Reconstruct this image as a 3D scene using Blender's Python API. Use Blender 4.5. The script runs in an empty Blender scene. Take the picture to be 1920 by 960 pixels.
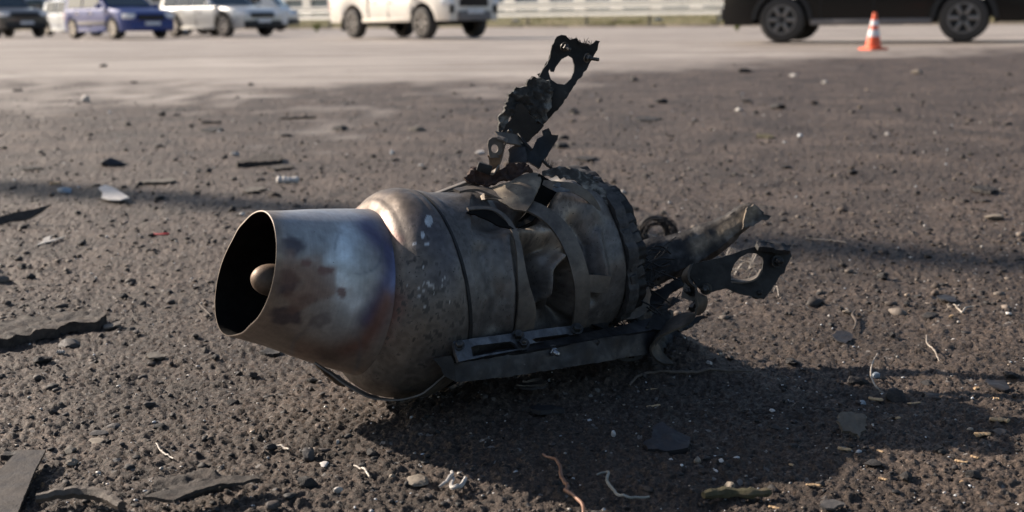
import bpy, bmesh, math, random
import numpy as np
from mathutils import Vector, Matrix, noise
from mathutils.bvhtree import BVHTree
from mathutils.geometry import delaunay_2d_cdt
R = math.radians
random.seed(7)
rng = np.random.default_rng(11)
S = bpy.context.scene
COL = S.collection

# ------------------------------------------------------------------ camera, world, sun
CAMH = 0.45
FPX = 2133.0                       # focal length in pixels of the 1920 wide photograph (40 mm)
PITCH = math.atan(444 / FPX)
cam_data = bpy.data.cameras.new('camera')
cam = bpy.data.objects.new('camera', cam_data)
COL.objects.link(cam)
cam_data.sensor_width = 36.0
cam_data.lens = FPX / 1920 * 36
cam_data.clip_start = 0.02
cam_data.clip_end = 800
cam_data.dof.use_dof = True
cam_data.dof.focus_distance = 1.31
cam_data.dof.aperture_fstop = 6.3
CROT = Matrix.Rotation(math.pi / 2 - PITCH, 3, 'X') @ Matrix.Rotation(-0.012, 3, 'Z')
CPOS = Vector((0, 0, CAMH))
cam.matrix_world = Matrix.Translation(CPOS) @ CROT.to_4x4()
S.camera = cam

SUN = Vector((-1.74, 0.86, 1.0)).normalized()      # towards the sun
w = bpy.data.worlds.new('World'); S.world = w; w.use_nodes = True
nt = w.node_tree
bg = nt.nodes['Background']
sky = nt.nodes.new('ShaderNodeTexSky'); sky.sky_type = 'NISHITA'; sky.sun_disc = False
sky.sun_elevation = math.asin(SUN.z); sky.sun_rotation = math.atan2(SUN.x, SUN.y)
sky.dust_density = 2.0
nt.links.new(sky.outputs[0], bg.inputs[0]); bg.inputs[1].default_value = 0.076
sl = bpy.data.lights.new('sun', 'SUN'); sl.energy = 4.8; sl.angle = R(0.5); sl.color = (1, .87, .74)
so = bpy.data.objects.new('sun', sl); COL.objects.link(so)
so.rotation_euler = (-SUN).to_track_quat('-Z', 'Y').to_euler()
S.view_settings.view_transform = 'Standard'; S.view_settings.look = 'None'
S.view_settings.exposure = 0.80; S.view_settings.gamma = 1.0

# ------------------------------------------------------------------ pixel <-> world
def ray(px, py):
    return (CROT @ Vector(((px - 960) / FPX, -(py - 480) / FPX, -1))).normalized()
def P(px, py, Y):
    d = ray(px, py); return CPOS + d * (Y / d.y)
def G(px, py, z=0.0):
    d = ray(px, py); return CPOS + d * ((z - CAMH) / d.z)
CINV = CROT.transposed()
def proj(p):
    q = CINV @ (Vector(p) - CPOS)
    return (960 + FPX * q.x / -q.z, 480 - FPX * q.y / -q.z)
def hit(px, py, p0, n):
    d = ray(px, py); return CPOS + d * ((p0 - CPOS).dot(n) / d.dot(n))

# ------------------------------------------------------------------ object helpers
def lin(c):
    return tuple((v / 12.92 if v <= .04045 else ((v + .055) / 1.055) ** 2.4) for v in [x / 255 for x in c])
def mesh_from(name, verts, faces, smooth=False, angle=None):
    me = bpy.data.meshes.new(name)
    me.from_pydata([tuple(v) for v in verts], [], [tuple(f) for f in faces])
    me.update()
    if smooth or angle is not None:
        me.shade_smooth()
        if angle is not None: me.set_sharp_from_angle(angle=R(angle))
    return me
def link(name, me, mat=None, parent=None):
    o = bpy.data.objects.new(name, me); COL.objects.link(o)
    if mat is not None and len(me.materials) == 0: me.materials.append(mat)
    if parent is not None:
        o.parent = parent
        o.matrix_parent_inverse = Matrix.Identity(4)
    return o
def tag(o, label=None, cat=None, group=None, kind=None):
    if label: o['label'] = label
    if cat: o['category'] = cat
    if group: o['group'] = group
    if kind: o['kind'] = kind
    return o
def empty(name, loc, rz=0.0):
    o = bpy.data.objects.new(name, None); COL.objects.link(o)
    o.location = loc; o.rotation_euler = (0, 0, rz); o.empty_display_size = .1
    return o
def children(o, al=None):
    return [c for c in bpy.data.objects if c.parent == o]
def copy_tree(o, parent=None):
    c = o.copy(); COL.objects.link(c)
    if parent is not None: c.parent = parent
    for ch in children(o): copy_tree(ch, c)
    return c

class MB:
    """collects simple shapes into one mesh"""
    def __init__(s): s.v = []; s.f = []
    def add(s, vs, fs):
        n = len(s.v); s.v += [Vector(v) for v in vs]; s.f += [tuple(i + n for i in f) for f in fs]
        return s
    def box(s, c, d, rot=None, bev=0.0):
        c = Vector(c); h = Vector(d) / 2; M = rot or Matrix.Identity(3)
        if bev <= 0:
            vs = [c + M @ Vector((x * h.x, y * h.y, z * h.z)) for x in (-1, 1) for y in (-1, 1) for z in (-1, 1)]
            return s.add(vs, [(0, 1, 3, 2), (4, 6, 7, 5), (0, 4, 5, 1), (2, 3, 7, 6), (0, 2, 6, 4), (1, 5, 7, 3)])
        bm = bmesh.new(); bmesh.ops.create_cube(bm, size=1)
        for v in bm.verts: v.co = Vector((v.co.x * d[0], v.co.y * d[1], v.co.z * d[2]))
        bmesh.ops.bevel(bm, geom=list(bm.edges), offset=bev, segments=2, affect='EDGES', profile=.5)
        bm.verts.index_update()
        vs = [c + M @ v.co for v in bm.verts]; fs = [[v.index for v in f.verts] for f in bm.faces]
        bm.free(); return s.add(vs, fs)
    def tube(s, pts, r, n=8, cap=True):
        pts = [Vector(p) for p in pts]; rs = r if hasattr(r, '__len__') else [r] * len(pts)
        vs = []; fs = []; up = Vector((.13, .21, .97))
        for i, p in enumerate(pts):
            t = (pts[min(i + 1, len(pts) - 1)] - pts[max(i - 1, 0)]).normalized()
            a = t.cross(up)
            if a.length < .05: a = t.cross(Vector((1, 0, 0)))
            a.normalize(); b = t.cross(a).normalized(); up = b if b.dot(up) > 0 else -b
            a = t.cross(up).normalized(); b = up
            for k in range(n):
                q = 2 * math.pi * k / n
                vs.append(p + (a * math.cos(q) + b * math.sin(q)) * rs[i])
        for i in range(len(pts) - 1):
            for k in range(n):
                fs.append((i * n + k, i * n + (k + 1) % n, (i + 1) * n + (k + 1) % n, (i + 1) * n + k))
        if cap:
            fs.append(tuple(range(n))); fs.append(tuple((len(pts) - 1) * n + k for k in reversed(range(n))))
        return s.add(vs, fs)
    def lathe(s, prof, c, ax, n=24):
        """prof: list of (along axis, radius)"""
        c = Vector(c); ax = Vector(ax).normalized()
        a = ax.cross(Vector((0, 0, 1)))
        if a.length < .05: a = ax.cross(Vector((1, 0, 0)))
        a.normalize(); b = ax.cross(a)
        vs = []; fs = []
        for (l, r) in prof:
            for k in range(n):
                q = 2 * math.pi * k / n
                vs.append(c + ax * l + (a * math.cos(q) + b * math.sin(q)) * max(r, 1e-5))
        for i in range(len(prof) - 1):
            for k in range(n):
                fs.append((i * n + k, i * n + (k + 1) % n, (i + 1) * n + (k + 1) % n, (i + 1) * n + k))
        return s.add(vs, fs)
    def build(s, name, mat, parent=None, angle=35, color=None):
        me = mesh_from(name, s.v, s.f, angle=angle)
        bm = bmesh.new(); bm.from_mesh(me); bmesh.ops.recalc_face_normals(bm, faces=bm.faces); bm.to_mesh(me); bm.free()
        return link(name, me, mat, parent)

# ------------------------------------------------------------------ materials
def newmat(name):
    m = bpy.data.materials.new(name); m.use_nodes = True
    return m, m.node_tree, m.node_tree.nodes['Principled BSDF']
def ramp(nt, fac, stops):
    r = nt.nodes.new('ShaderNodeValToRGB')
    while len(r.color_ramp.elements) < len(stops): r.color_ramp.elements.new(.5)
    for e, (p, c) in zip(r.color_ramp.elements, stops):
        e.position = p; e.color = (*c, 1) if len(c) == 3 else c
    nt.links.new(fac, r.inputs[0]); return r
def tnoise(nt, scale, detail=6, rough=.6, coord=None, dist=0.0):
    n = nt.nodes.new('ShaderNodeTexNoise'); n.inputs['Scale'].default_value = scale
    n.inputs['Detail'].default_value = detail; n.inputs['Roughness'].default_value = rough
    n.inputs['Distortion'].default_value = dist
    if coord is not None: nt.links.new(coord, n.inputs['Vector'])
    return n
def mixc(nt, fac, a, b, mode='MIX'):
    m = nt.nodes.new('ShaderNodeMix'); m.data_type = 'RGBA'; m.blend_type = mode
    for sock, v in ((m.inputs[0], fac), (m.inputs[6], a), (m.inputs[7], b)):
        if hasattr(v, 'is_linked') or hasattr(v, 'links'): nt.links.new(v, sock)
        elif isinstance(v, (int, float)): sock.default_value = v
        else: sock.default_value = (*v, 1)
    return m.outputs[2]
def surf(name, cols, scale=30, rough=(.45, .75), metal=0.0, bump=.2, bscale=None, bdist=.002, speck=None, attr=None, spec=.5, tk=.4):
    """mottled surface: cols = list of colours over noise; speck=(colour, amount, scale)"""
    m, nt, b = newmat(name)
    tc = nt.nodes.new('ShaderNodeTexCoord').outputs['Object']
    n = tnoise(nt, scale, 8, .65, tc, .3)
    k = len(cols)
    c = ramp(nt, n.outputs[0], [(.3 + .4 * i / max(1, k - 1), cols[i]) for i in range(k)]).outputs[0]
    if attr:
        a = nt.nodes.new('ShaderNodeAttribute'); a.attribute_name = attr
        c = mixc(nt, .88 if attr == 'tint' else 1.0, c, a.outputs[0])
        if attr == 'tint':
            c2 = ramp(nt, tnoise(nt, scale * 3, 8, .7, tc).outputs[0], [(.3, (1 - tk,) * 3), (.7, (1 + tk,) * 3)]).outputs[0]
            c = mixc(nt, 1.0, c, c2, 'MULTIPLY')
    if speck:
        sc = tnoise(nt, speck[2], 4, .6, tc)
        f = ramp(nt, sc.outputs[0], [(speck[1], (0, 0, 0)), (min(1, speck[1] + .06), (1, 1, 1))]).outputs[0]
        c = mixc(nt, f, c, speck[0])
    nt.links.new(c, b.inputs['Base Color'])
    r = nt.nodes.new('ShaderNodeMapRange'); nt.links.new(tnoise(nt, scale * 1.7, 6, .6, tc).outputs[0], r.inputs[0])
    r.inputs[1].default_value = .3; r.inputs[2].default_value = .7
    r.inputs[3].default_value = rough[0]; r.inputs[4].default_value = rough[1]
    nt.links.new(r.outputs[0], b.inputs['Roughness'])
    b.inputs['Metallic'].default_value = metal
    b.inputs['Specular IOR Level'].default_value = spec
    if bump:
        bn = nt.nodes.new('ShaderNodeBump'); bn.inputs['Strength'].default_value = bump
        bn.inputs['Distance'].default_value = bdist
        nt.links.new(tnoise(nt, bscale or scale * 4, 8, .7, tc).outputs[0], bn.inputs['Height'])
        nt.links.new(bn.outputs[0], b.inputs['Normal'])
    return m
def plain(name, c, rough=.5, metal=0.0, coat=0.0, emit=None):
    m, nt, b = newmat(name)
    tc = nt.nodes.new('ShaderNodeTexCoord').outputs['Object']
    n = tnoise(nt, 6, 5, .6, tc)
    cc = ramp(nt, n.outputs[0], [(.3, tuple(x * .85 for x in c)), (.7, tuple(min(1, x * 1.1) for x in c))]).outputs[0]
    nt.links.new(cc, b.inputs['Base Color'])
    b.inputs['Roughness'].default_value = rough; b.inputs['Metallic'].default_value = metal
    b.inputs['Coat Weight'].default_value = coat
    return m

M = {}
M['steel'] = surf('scorched steel', [(.055, .045, .038), (.11, .092, .075), (.15, .125, .10)], 22, (.38, .66), .45, .45, 300, .0008, ((.022, .019, .017), .63, 420), 'tint', tk=.2)
M['nozzle'] = surf('heat tinted steel', [(.10, .10, .11), (.16, .15, .15)], 40, (.36, .6), .35, .25, 320, .0004, ((.05, .04, .035), .70, 160), 'tint', tk=.14)
M['soot_and_shade'] = surf('soot_and_shade', [(.004, .004, .004), (.012, .011, .010)], 40, (.8, .95), 0, .3, spec=.1)  # sooty interior; also the painted dark of gaps in the casing
M['cone'] = surf('brown heat stained steel', [(.10, .07, .05), (.20, .14, .10)], 60, (.5, .7), .4, .2)
M['black'] = surf('charred black metal', [(.007, .007, .007), (.016, .015, .015), (.032, .030, .028)], 35, (.45, .8), .25, .6, 220, .0010, ((.09, .085, .075), .68, 260))
M['crust'] = surf('ash crusted metal', [(.010, .010, .010), (.05, .048, .045), (.34, .33, .30)], 60, (.7, .95), 0, 1, 160, .003)
M['strap'] = surf('dusty scorched strap', [(.06, .052, .048), (.13, .112, .096), (.20, .17, .14)], 40, (.45, .7), .35, .4, 260, .0008, ((.25, .22, .18), .68, 200))
M['rustbrown'] = surf('rusty brown strip', [(.06, .038, .025), (.20, .13, .08), (.30, .20, .12)], 60, (.6, .85), .1, .6, 240, .001)
M['rustred'] = surf('rust red torn metal', [(.012, .009, .008), (.05, .026, .02), (.10, .06, .045)], 60, (.7, .9), .1, .8, 200, .002)
M['rail'] = surf('dark blued steel channel', [(.014, .013, .015), (.032, .031, .034), (.075, .070, .070)], 38, (.35, .6), .55, .3, 200, .0006, ((.14, .13, .13), .70, 150))
M['slot'] = surf('grey zinc steel', [(.045, .045, .05), (.10, .10, .108), (.19, .19, .20)], 60, (.32, .6), .7, .4, 200, .0008)
M['bolt'] = surf('worn bolt steel', [(.04, .038, .036), (.12, .115, .11)], 120, (.3, .5), .8, .3)
M['brightbolt'] = surf('bright bolt steel', [(.25, .25, .26), (.5, .5, .52)], 120, (.2, .4), .9, .2)
M['arm'] = surf('ash dusted dark trough', [(.015, .015, .016), (.045, .042, .042), (.15, .135, .12)], 55, (.5, .8), .25, .8, 180, .0015, None, 'tint')
M['edgestrap'] = surf('sooty strap', [(.022, .019, .016), (.05, .042, .034), (.13, .10, .07)], 34, (.5, .8), .25, .5, 240, .001)
M['rubber'] = surf('charred ribbed rubber', [(.02, .02, .021), (.045, .043, .043), (.10, .09, .085)], 70, (.6, .85), 0, .6, 200, .0015)
M['asphaltmark'] = plain('faded paint', (.5, .5, .48), .8)
M['tyre'] = plain('tyre rubber', (.045, .042, .040), .8)
M['darkplastic'] = plain('dark plastic', (.010, .010, .011), .6)
M['greyplastic'] = plain('grey plastic', (.16, .15, .15), .6)
M['chrome'] = plain('silver alloy', (.55, .53, .52), .3, .8)
M['darkalloy'] = plain('dark alloy', (.20, .19, .185), .4, .6)
M['carglass'] = plain('car glass', (.03, .045, .055), .05, 0, .5)
M['lightglass'] = plain('lamp glass', (.75, .78, .82), .12, 0, .5)
M['red'] = plain('red lens', (.55, .03, .03), .25)
M['plate'] = plain('number plate white', (.62, .64, .68), .5)
M['orange'] = plain('orange cone plastic', (.85, .13, .045), .5)
M['white'] = plain('white reflective band', (.75, .75, .78), .45)
M['galv'] = plain('galvanised rail', (.80, .78, .72), .5, .0)
M['galvpost'] = plain('weathered post', (.20, .19, .17), .7)
M['wall'] = surf('pale render', [(.76, .74, .68), (.84, .82, .77)], .8, (.8, .95), 0, .1)
M['window'] = plain('building window', (.10, .14, .17), .12)
M['grass'] = surf('dry verge grass', [(.07, .085, .02), (.15, .15, .05), (.28, .23, .11)], 2.0, (.8, .95), 0, 0)
M['weeds'] = plain('yellow green leaf', (.16, .19, .04), .6)

# ------------------------------------------------------------------ ground
def h2(ix, iy, seed):
    n = (ix.astype(np.int64) * 374761393 + iy.astype(np.int64) * 668265263 + seed * 974634777) & 0xffffffff
    n = ((n ^ (n >> 13)) * 1274126177) & 0xffffffff
    n = n ^ (n >> 16)
    return (n & 0xffff) / 65535.0
def vn(x, y, s, seed):
    x = x / s; y = y / s
    ix = np.floor(x); iy = np.floor(y); fx = x - ix; fy = y - iy
    fx = fx * fx * (3 - 2 * fx); fy = fy * fy * (3 - 2 * fy)
    a = h2(ix, iy, seed); b = h2(ix + 1, iy, seed); c = h2(ix, iy + 1, seed); d = h2(ix + 1, iy + 1, seed)
    return (a * (1 - fx) + b * fx) * (1 - fy) + (c * (1 - fx) + d * fx) * fy - .5
def rot(x, y, a): return x * math.cos(a) - y * math.sin(a), x * math.sin(a) + y * math.cos(a)
def soilmask(x, y):
    """1 = churned soil, 0 = bare asphalt"""
    edge = np.interp(x / np.maximum(y, .1), [-.6, -.45, -.15, .05, .2, .45, .7], [8.0, 8.2, 8.0, 8.8, 12.0, 15.5, 16.5])
    e = y + 3.0 * vn(x * .4, y, 2.2, 5) + 3.2 * vn(x * .7, y * .6, .6, 6) + 2.6 * vn(x, y * .6, .16, 7)
    return np.clip((edge - e) / (.30 * edge) + .5, 0, 1)
def height(x, y):
    x = np.asarray(x, float); y = np.asarray(y, float)
    m = soilmask(x, y)
    z = 0.010 * vn(x, y, .33, 1) + .005 * vn(*rot(x, y, .6), .09, 2)
    z += .0030 * vn(*rot(x, y, 1.1), .026, 3)
    c = vn(*rot(x, y, .3), .0098, 4); z += .0026 * c
    c = vn(*rot(x, y, .9), .0047, 8); z += .0040 * c
    c = vn(*rot(x, y, 1.7), .0031, 12); z += .0030 * c
    cl = np.maximum(vn(*rot(x, y, 2.1), .012, 9) - .30, 0); z += .016 * cl
    # soil heaped under the raised end of the wreck
    ax_, ay_, bx_, by_ = -.03, 1.345, .21, 1.475
    u = np.clip(((x - ax_) * (bx_ - ax_) + (y - ay_) * (by_ - ay_)) / ((bx_ - ax_) ** 2 + (by_ - ay_) ** 2), 0, 1)
    dd = np.hypot(x - ax_ - u * (bx_ - ax_), y - ay_ - u * (by_ - ay_))
    z += (.018 + .016 * u) * np.exp(-(dd / .060) ** 2) * (1 + .6 * vn(x, y, .03, 15))
    z *= (.25 + .75 * m)
    fade = np.clip((60 - y) / 20, 0, 1)
    return z * fade - .004
def hz(x, y): return float(height(np.array([x]), np.array([y]))[0])

def grid_sheet(name, xs, ys, mat, jit=0.0):
    X, Y = xs, ys
    n, m_ = X.shape
    Z = height(X, Y) + (rng.random(X.shape) - .5) * jit * np.clip(1.5 / Y, 0, 1)
    co = np.stack([X, Y, Z], -1).reshape(-1, 3)
    idx = np.arange(n * m_).reshape(n, m_)
    f = np.stack([idx[:-1, :-1], idx[:-1, 1:], idx[1:, 1:], idx[1:, :-1]], -1).reshape(-1, 4)
    me = bpy.data.meshes.new(name)
    me.vertices.add(len(co)); me.vertices.foreach_set('co', co.ravel())
    me.loops.add(f.size); me.loops.foreach_set('vertex_index', f.ravel())
    me.polygons.add(len(f)); me.polygons.foreach_set('loop_start', np.arange(0, f.size, 4))
    me.update(calc_edges=True); me.validate()
    me.shade_smooth()
    a = me.attributes.new('soil', 'FLOAT', 'POINT'); a.data.foreach_set('value', soilmask(X, Y).ravel())
    return link(name, me, mat)

def ground_material():
    m, nt, b = newmat('burnt soil over asphalt')
    tc = nt.nodes.new('ShaderNodeTexCoord').outputs['Object']
    at = nt.nodes.new('ShaderNodeAttribute'); at.attribute_name = 'soil'
    # soil colour
    s1 = ramp(nt, tnoise(nt, 3.0, 8, .65, tc, .4).outputs[0], [(.30, (.038, .028, .022)), (.50, (.074, .055, .043)), (.70, (.130, .098, .077))]).outputs[0]
    s2 = ramp(nt, tnoise(nt, 190, 5, .75, tc).outputs[0], [(.34, (.28, .27, .27)), (.5, (.9, .88, .87)), (.66, (2.3, 2.25, 2.2))]).outputs[0]
    soil = mixc(nt, 1.0, s1, s2, 'MULTIPLY')
    # dark charcoal patches and pale dusty grit
    d = ramp(nt, tnoise(nt, 14, 8, .7, tc).outputs[0], [(.54, (1, 1, 1)), (.66, (.45, .43, .43))]).outputs[0]
    soil = mixc(nt, 1.0, soil, d, 'MULTIPLY')
    vo = nt.nodes.new('ShaderNodeTexVoronoi'); vo.inputs['Scale'].default_value = 200; nt.links.new(tc, vo.inputs['Vector'])
    gl = ramp(nt, vo.outputs['Color'], [(.90, (0, 0, 0)), (.93, (1, 1, 1))]).outputs[0]
    soil = mixc(nt, gl, soil, (.26, .24, .22))
    # asphalt colour
    a1 = ramp(nt, tnoise(nt, .9, 8, .6, tc, .5).outputs[0], [(.3, (.34, .30, .265)), (.7, (.49, .44, .395))]).outputs[0]
    a2 = ramp(nt, tnoise(nt, 60, 4, .7, tc).outputs[0], [(.3, (.7, .7, .7)), (.7, (1.2, 1.2, 1.2))]).outputs[0]
    asp = mixc(nt, 1.0, a1, a2, 'MULTIPLY')
    # streaky tracks of dust running across
    mp = nt.nodes.new('ShaderNodeMapping'); nt.links.new(tc, mp.inputs[0]); mp.inputs['Scale'].default_value = (.12, .8, 1); mp.inputs['Rotation'].default_value = (0, 0, .08)
    st = ramp(nt, tnoise(nt, 1.2, 5, .6, mp.outputs[0]).outputs[0], [(.35, (.54, .51, .49)), (.65, (1.14, 1.14, 1.14))]).outputs[0]
    asp = mixc(nt, 1.0, asp, st, 'MULTIPLY')
    nt.links.new(mixc(nt, at.outputs['Fac'], asp, soil), b.inputs['Base Color'])
    b.inputs['Roughness'].default_value = .62
    b.inputs['Specular IOR Level'].default_value = .36
    bn = nt.nodes.new('ShaderNodeBump'); bn.inputs['Strength'].default_value = 1.0; bn.inputs['Distance'].default_value = .005
    nt.links.new(tnoise(nt, 230, 6, .8, tc).outputs[0], bn.inputs['Height'])
    nt.links.new(bn.outputs[0], b.inputs['Normal'])
    return m
M['ground'] = ground_material()
# near sheet: fine relief.  rows get wider with distance
NR, NC = 700, 1000
inv = np.linspace(1 / .55, 1 / 16.0, NR); ys = 1 / inv
t = np.linspace(-.85, .85, NC)
Yg, Tg = np.meshgrid(ys, t, indexing='ij')
near = grid_sheet('ground', Tg * (Yg + .35), Yg, M['ground'], .0022)
tag(near, kind='structure')
# the far lot and everything round it: one big sheet a little lower
vs = []; fs = []
X0, X1, Y0, Y1 = -400, 400, -60, 400
xs = np.array([-400, -120, -60, -30, -15, 15, 30, 60, 120, 400.]); yy = np.array([-60, -20, 0, 8, 15, 20, 30, 45, 61, 90, 400.])
XX, YY = np.meshgrid(xs, yy, indexing='xy')
vs = [(x, y, -.022) for x, y in zip(XX.ravel(), YY.ravel())]
nx = len(xs)
fs = [(j * nx + i, j * nx + i + 1, (j + 1) * nx + i + 1, (j + 1) * nx + i) for j in range(len(yy) - 1) for i in range(nx - 1)]
me = mesh_from('asphalt_lot', vs, fs)
far = link('asphalt_lot', me, M['ground']); tag(far, kind='structure')
a = me.attributes.new('soil', 'FLOAT', 'POINT'); a.data.foreach_set('value', np.array([0.0 if v[1] > 7 else 1.0 for v in vs]))


def mound_bed(name, pts_count, mat, smin, smax, seed, dens_y=(.62, 9.0), col=None, flat=.7, sub=0, lift=.2, far_k=.45):
    """one joined mesh of loose grains lying on the soil"""
    r = np.random.default_rng(seed)
    bm = bmesh.new(); bmesh.ops.create_icosphere(bm, subdivisions=1 + sub, radius=1)
    base = np.array([v.co[:] for v in bm.verts]); tri = np.array([[v.index for v in f.verts] for f in bm.faces]); bm.free()
    iy = r.uniform(1 / dens_y[1], 1 / dens_y[0], pts_count); y = 1 / iy
    x = r.uniform(-.72, .72, pts_count) * (y + .2)
    keep = soilmask(x, y) > r.random(pts_count) * .9 - .02
    x = x[keep]; y = y[keep]; n = len(x)
    s = smin * np.exp(np.abs(r.normal(0, 1, n)) * math.log(smax / smin) / 2.6)
    s *= np.clip((y / 1.3), 1, 5) ** far_k
    V = base[None] * (1 + r.uniform(-.35, .35, (n, len(base), 1)))
    sc = np.stack([s * r.uniform(.7, 1.5, n), s * r.uniform(.7, 1.3, n), s * r.uniform(.4, 1.0, n) * flat * 1.3], -1)
    V = V * sc[:, None, :]
    a = r.uniform(0, 6.28, n); ca, sa = np.cos(a)[:, None], np.sin(a)[:, None]
    Vx = V[..., 0] * ca - V[..., 1] * sa; Vy = V[..., 0] * sa + V[..., 1] * ca
    z = height(x, y) + sc[:, 2] * lift
    V = np.stack([Vx + x[:, None], Vy + y[:, None], V[..., 2] + z[:, None]], -1).reshape(-1, 3)
    F = (tri[None] + (np.arange(n) * len(base))[:, None, None]).reshape(-1, 3)
    me = bpy.data.meshes.new(name)
    me.vertices.add(len(V)); me.vertices.foreach_set('co', V.ravel())
    me.loops.add(F.size); me.loops.foreach_set('vertex_index', F.ravel())
    me.polygons.add(len(F)); me.polygons.foreach_set('loop_start', np.arange(0, F.size, 3))
    me.update(calc_edges=True)
    c = col[r.integers(0, len(col), n)] * r.uniform(.6, 1.35, (n, 1))
    c4 = np.ones((n, len(base), 4)); c4[..., :3] = c[:, None, :]
    at = me.color_attributes.new('tint', 'FLOAT_COLOR', 'POINT'); at.data.foreach_set('color', c4.ravel())
    o = link(name, me, mat); tag(o, kind='stuff'); return o
def tintmat(name, rough, spec=.5):
    m, nt, b = newmat(name)
    a = nt.nodes.new('ShaderNodeAttribute'); a.attribute_name = 'tint'
    tc = nt.nodes.new('ShaderNodeTexCoord').outputs['Object']
    k = ramp(nt, tnoise(nt, 300, 4, .7, tc).outputs[0], [(.3, (.6, .6, .6)), (.7, (1.3, 1.3, 1.3))]).outputs[0]
    nt.links.new(mixc(nt, 1.0, a.outputs[0], k, 'MULTIPLY'), b.inputs['Base Color'])
    b.inputs['Roughness'].default_value = rough; b.inputs['Specular IOR Level'].default_value = spec
    return m
M['grit'] = tintmat('loose grit', .75)
M['glint'] = tintmat('pale quartz grit', .3)
soilcols = np.array([(.035, .030, .028), (.06, .05, .045), (.08, .066, .058), (.11, .09, .078), (.02, .019, .019), (.075, .06, .048)])
o = mound_bed('gravel', 50000, M['grit'], .0007, .0026, 3, col=soilcols * np.array([.95, .88, .82]))
tag(o, 'loose dark grit and crumbs of burnt soil strewn over the whole ground', 'gravel')
o = mound_bed('grit', 3200, M['glint'], .0009, .0030, 5, far_k=.75, dens_y=(.7, 7.5), col=np.array([(.5, .48, .45), (.35, .33, .3), (.30, .24, .18), (.42, .44, .46)]), lift=.5)
tag(o, 'tiny pale glinting grains of glass and quartz scattered on the soil', 'grit')
o = mound_bed('soil_crumbs', 3000, M['grit'], .0017, .0062, 9, far_k=.55, dens_y=(.7, 8.0), col=np.array([(.018, .017, .017), (.03, .027, .026), (.055, .046, .042)]), sub=1, lift=.25)
tag(o, 'scattered small dark crumbs of charred soil', 'soil crumbs')
o = mound_bed('soil_crumbs', 5200, M['grit'], .0020, .0085, 19, dens_y=(1.7, 12.0), col=np.array([(.018, .016, .015), (.035, .028, .024), (.075, .056, .044), (.14, .115, .095)]), sub=0, lift=.25, far_k=.42)
tag(o, 'crumbs and bits of burnt soil strewn over the ground farther off', 'soil crumbs')

# ------------------------------------------------------------------ wreck helpers
WR = empty('jet_engine_wreck', G(740, 690))
tag(WR, 'scorched crumpled jet engine wreck with heat blued exhaust nozzle lying on burnt ground', 'jet engine')
WO = Vector(WR.location)
def wlink(name, vs, fs, mat, parent=None, angle=None, smooth=True, col=None):
    """wreck parts are built in world space and stored relative to the wreck's base"""
    me = mesh_from(name, [Vector(v) - WO for v in vs], fs, smooth=smooth, angle=angle)
    bm = bmesh.new(); bm.from_mesh(me); bmesh.ops.recalc_face_normals(bm, faces=bm.faces); bm.to_mesh(me); bm.free()
    if col is not None:
        at = me.color_attributes.new('tint', 'FLOAT_COLOR', 'POINT')
        at.data.foreach_set('color', np.concatenate([np.asarray(col, float), np.ones((len(vs), 1))], 1).ravel())
    return link(name, me, mat, parent or WR)
def wbuild(mb, name, mat, parent=None, angle=40): return wlink(name, mb.v, mb.f, mat, parent, angle)

C0 = Vector((-.129, 1.34, .1264))
DIR = Vector((-.866, -.5, 0))
def zc(L): return float(np.interp(L, [-.30, -.255, -.1, 0, .05, .195], [.150, .146, .134, .1264, .134, .170]))
def cen(L): return Vector((C0.x + DIR.x * L, C0.y + DIR.y * L, zc(L)))
def frame(L):
    t = (cen(L + .03) - cen(L - .03)).normalized()
    e1 = t.cross(Vector((0, 0, 1))).normalized()
    if e1.y > 0: e1 = -e1                     # towards the camera
    e2 = t.cross(e1).normalized()
    if e2.z < 0: e2 = -e2
    return t, e1, e2
def nz(p, s, seed=0): return noise.noise(Vector(p) * s + Vector((seed * 13.7, seed * 7.1, 0)))
def seg_dist(px, py, poly):
    best = 1e9; tt = 0
    for i in range(len(poly) - 1):
        ax, ay = poly[i]; bx, by = poly[i + 1]
        dx, dy = bx - ax, by - ay; u = max(0, min(1, ((px - ax) * dx + (py - ay) * dy) / (dx * dx + dy * dy)))
        d = math.hypot(px - ax - u * dx, py - ay - u * dy)
        if d < best: best = d
    return best

def smooth_path(pts, n):
    """catmull-rom through points (tuples of any length)"""
    pts = [np.array(p, float) for p in pts]; out = []
    ext = [2 * pts[0] - pts[1]] + pts + [2 * pts[-1] - pts[-2]]
    segs = len(pts) - 1
    for i in range(n):
        f = i / (n - 1) * segs; k = min(int(f), segs - 1); u = f - k
        p0, p1, p2, p3 = ext[k:k + 4]
        out.append(.5 * ((2 * p1) + (-p0 + p2) * u + (2 * p0 - 5 * p1 + 4 * p2 - p3) * u * u + (-p0 + 3 * p1 - 3 * p2 + p3) * u ** 3))
    return out
def blendc(c, c2, k):
    k = max(0, min(1, k)); return tuple(a * (1 - k) + b * k for a, b in zip(c, c2))
def gauss(d, s): return math.exp(-(d / s) ** 2)

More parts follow.
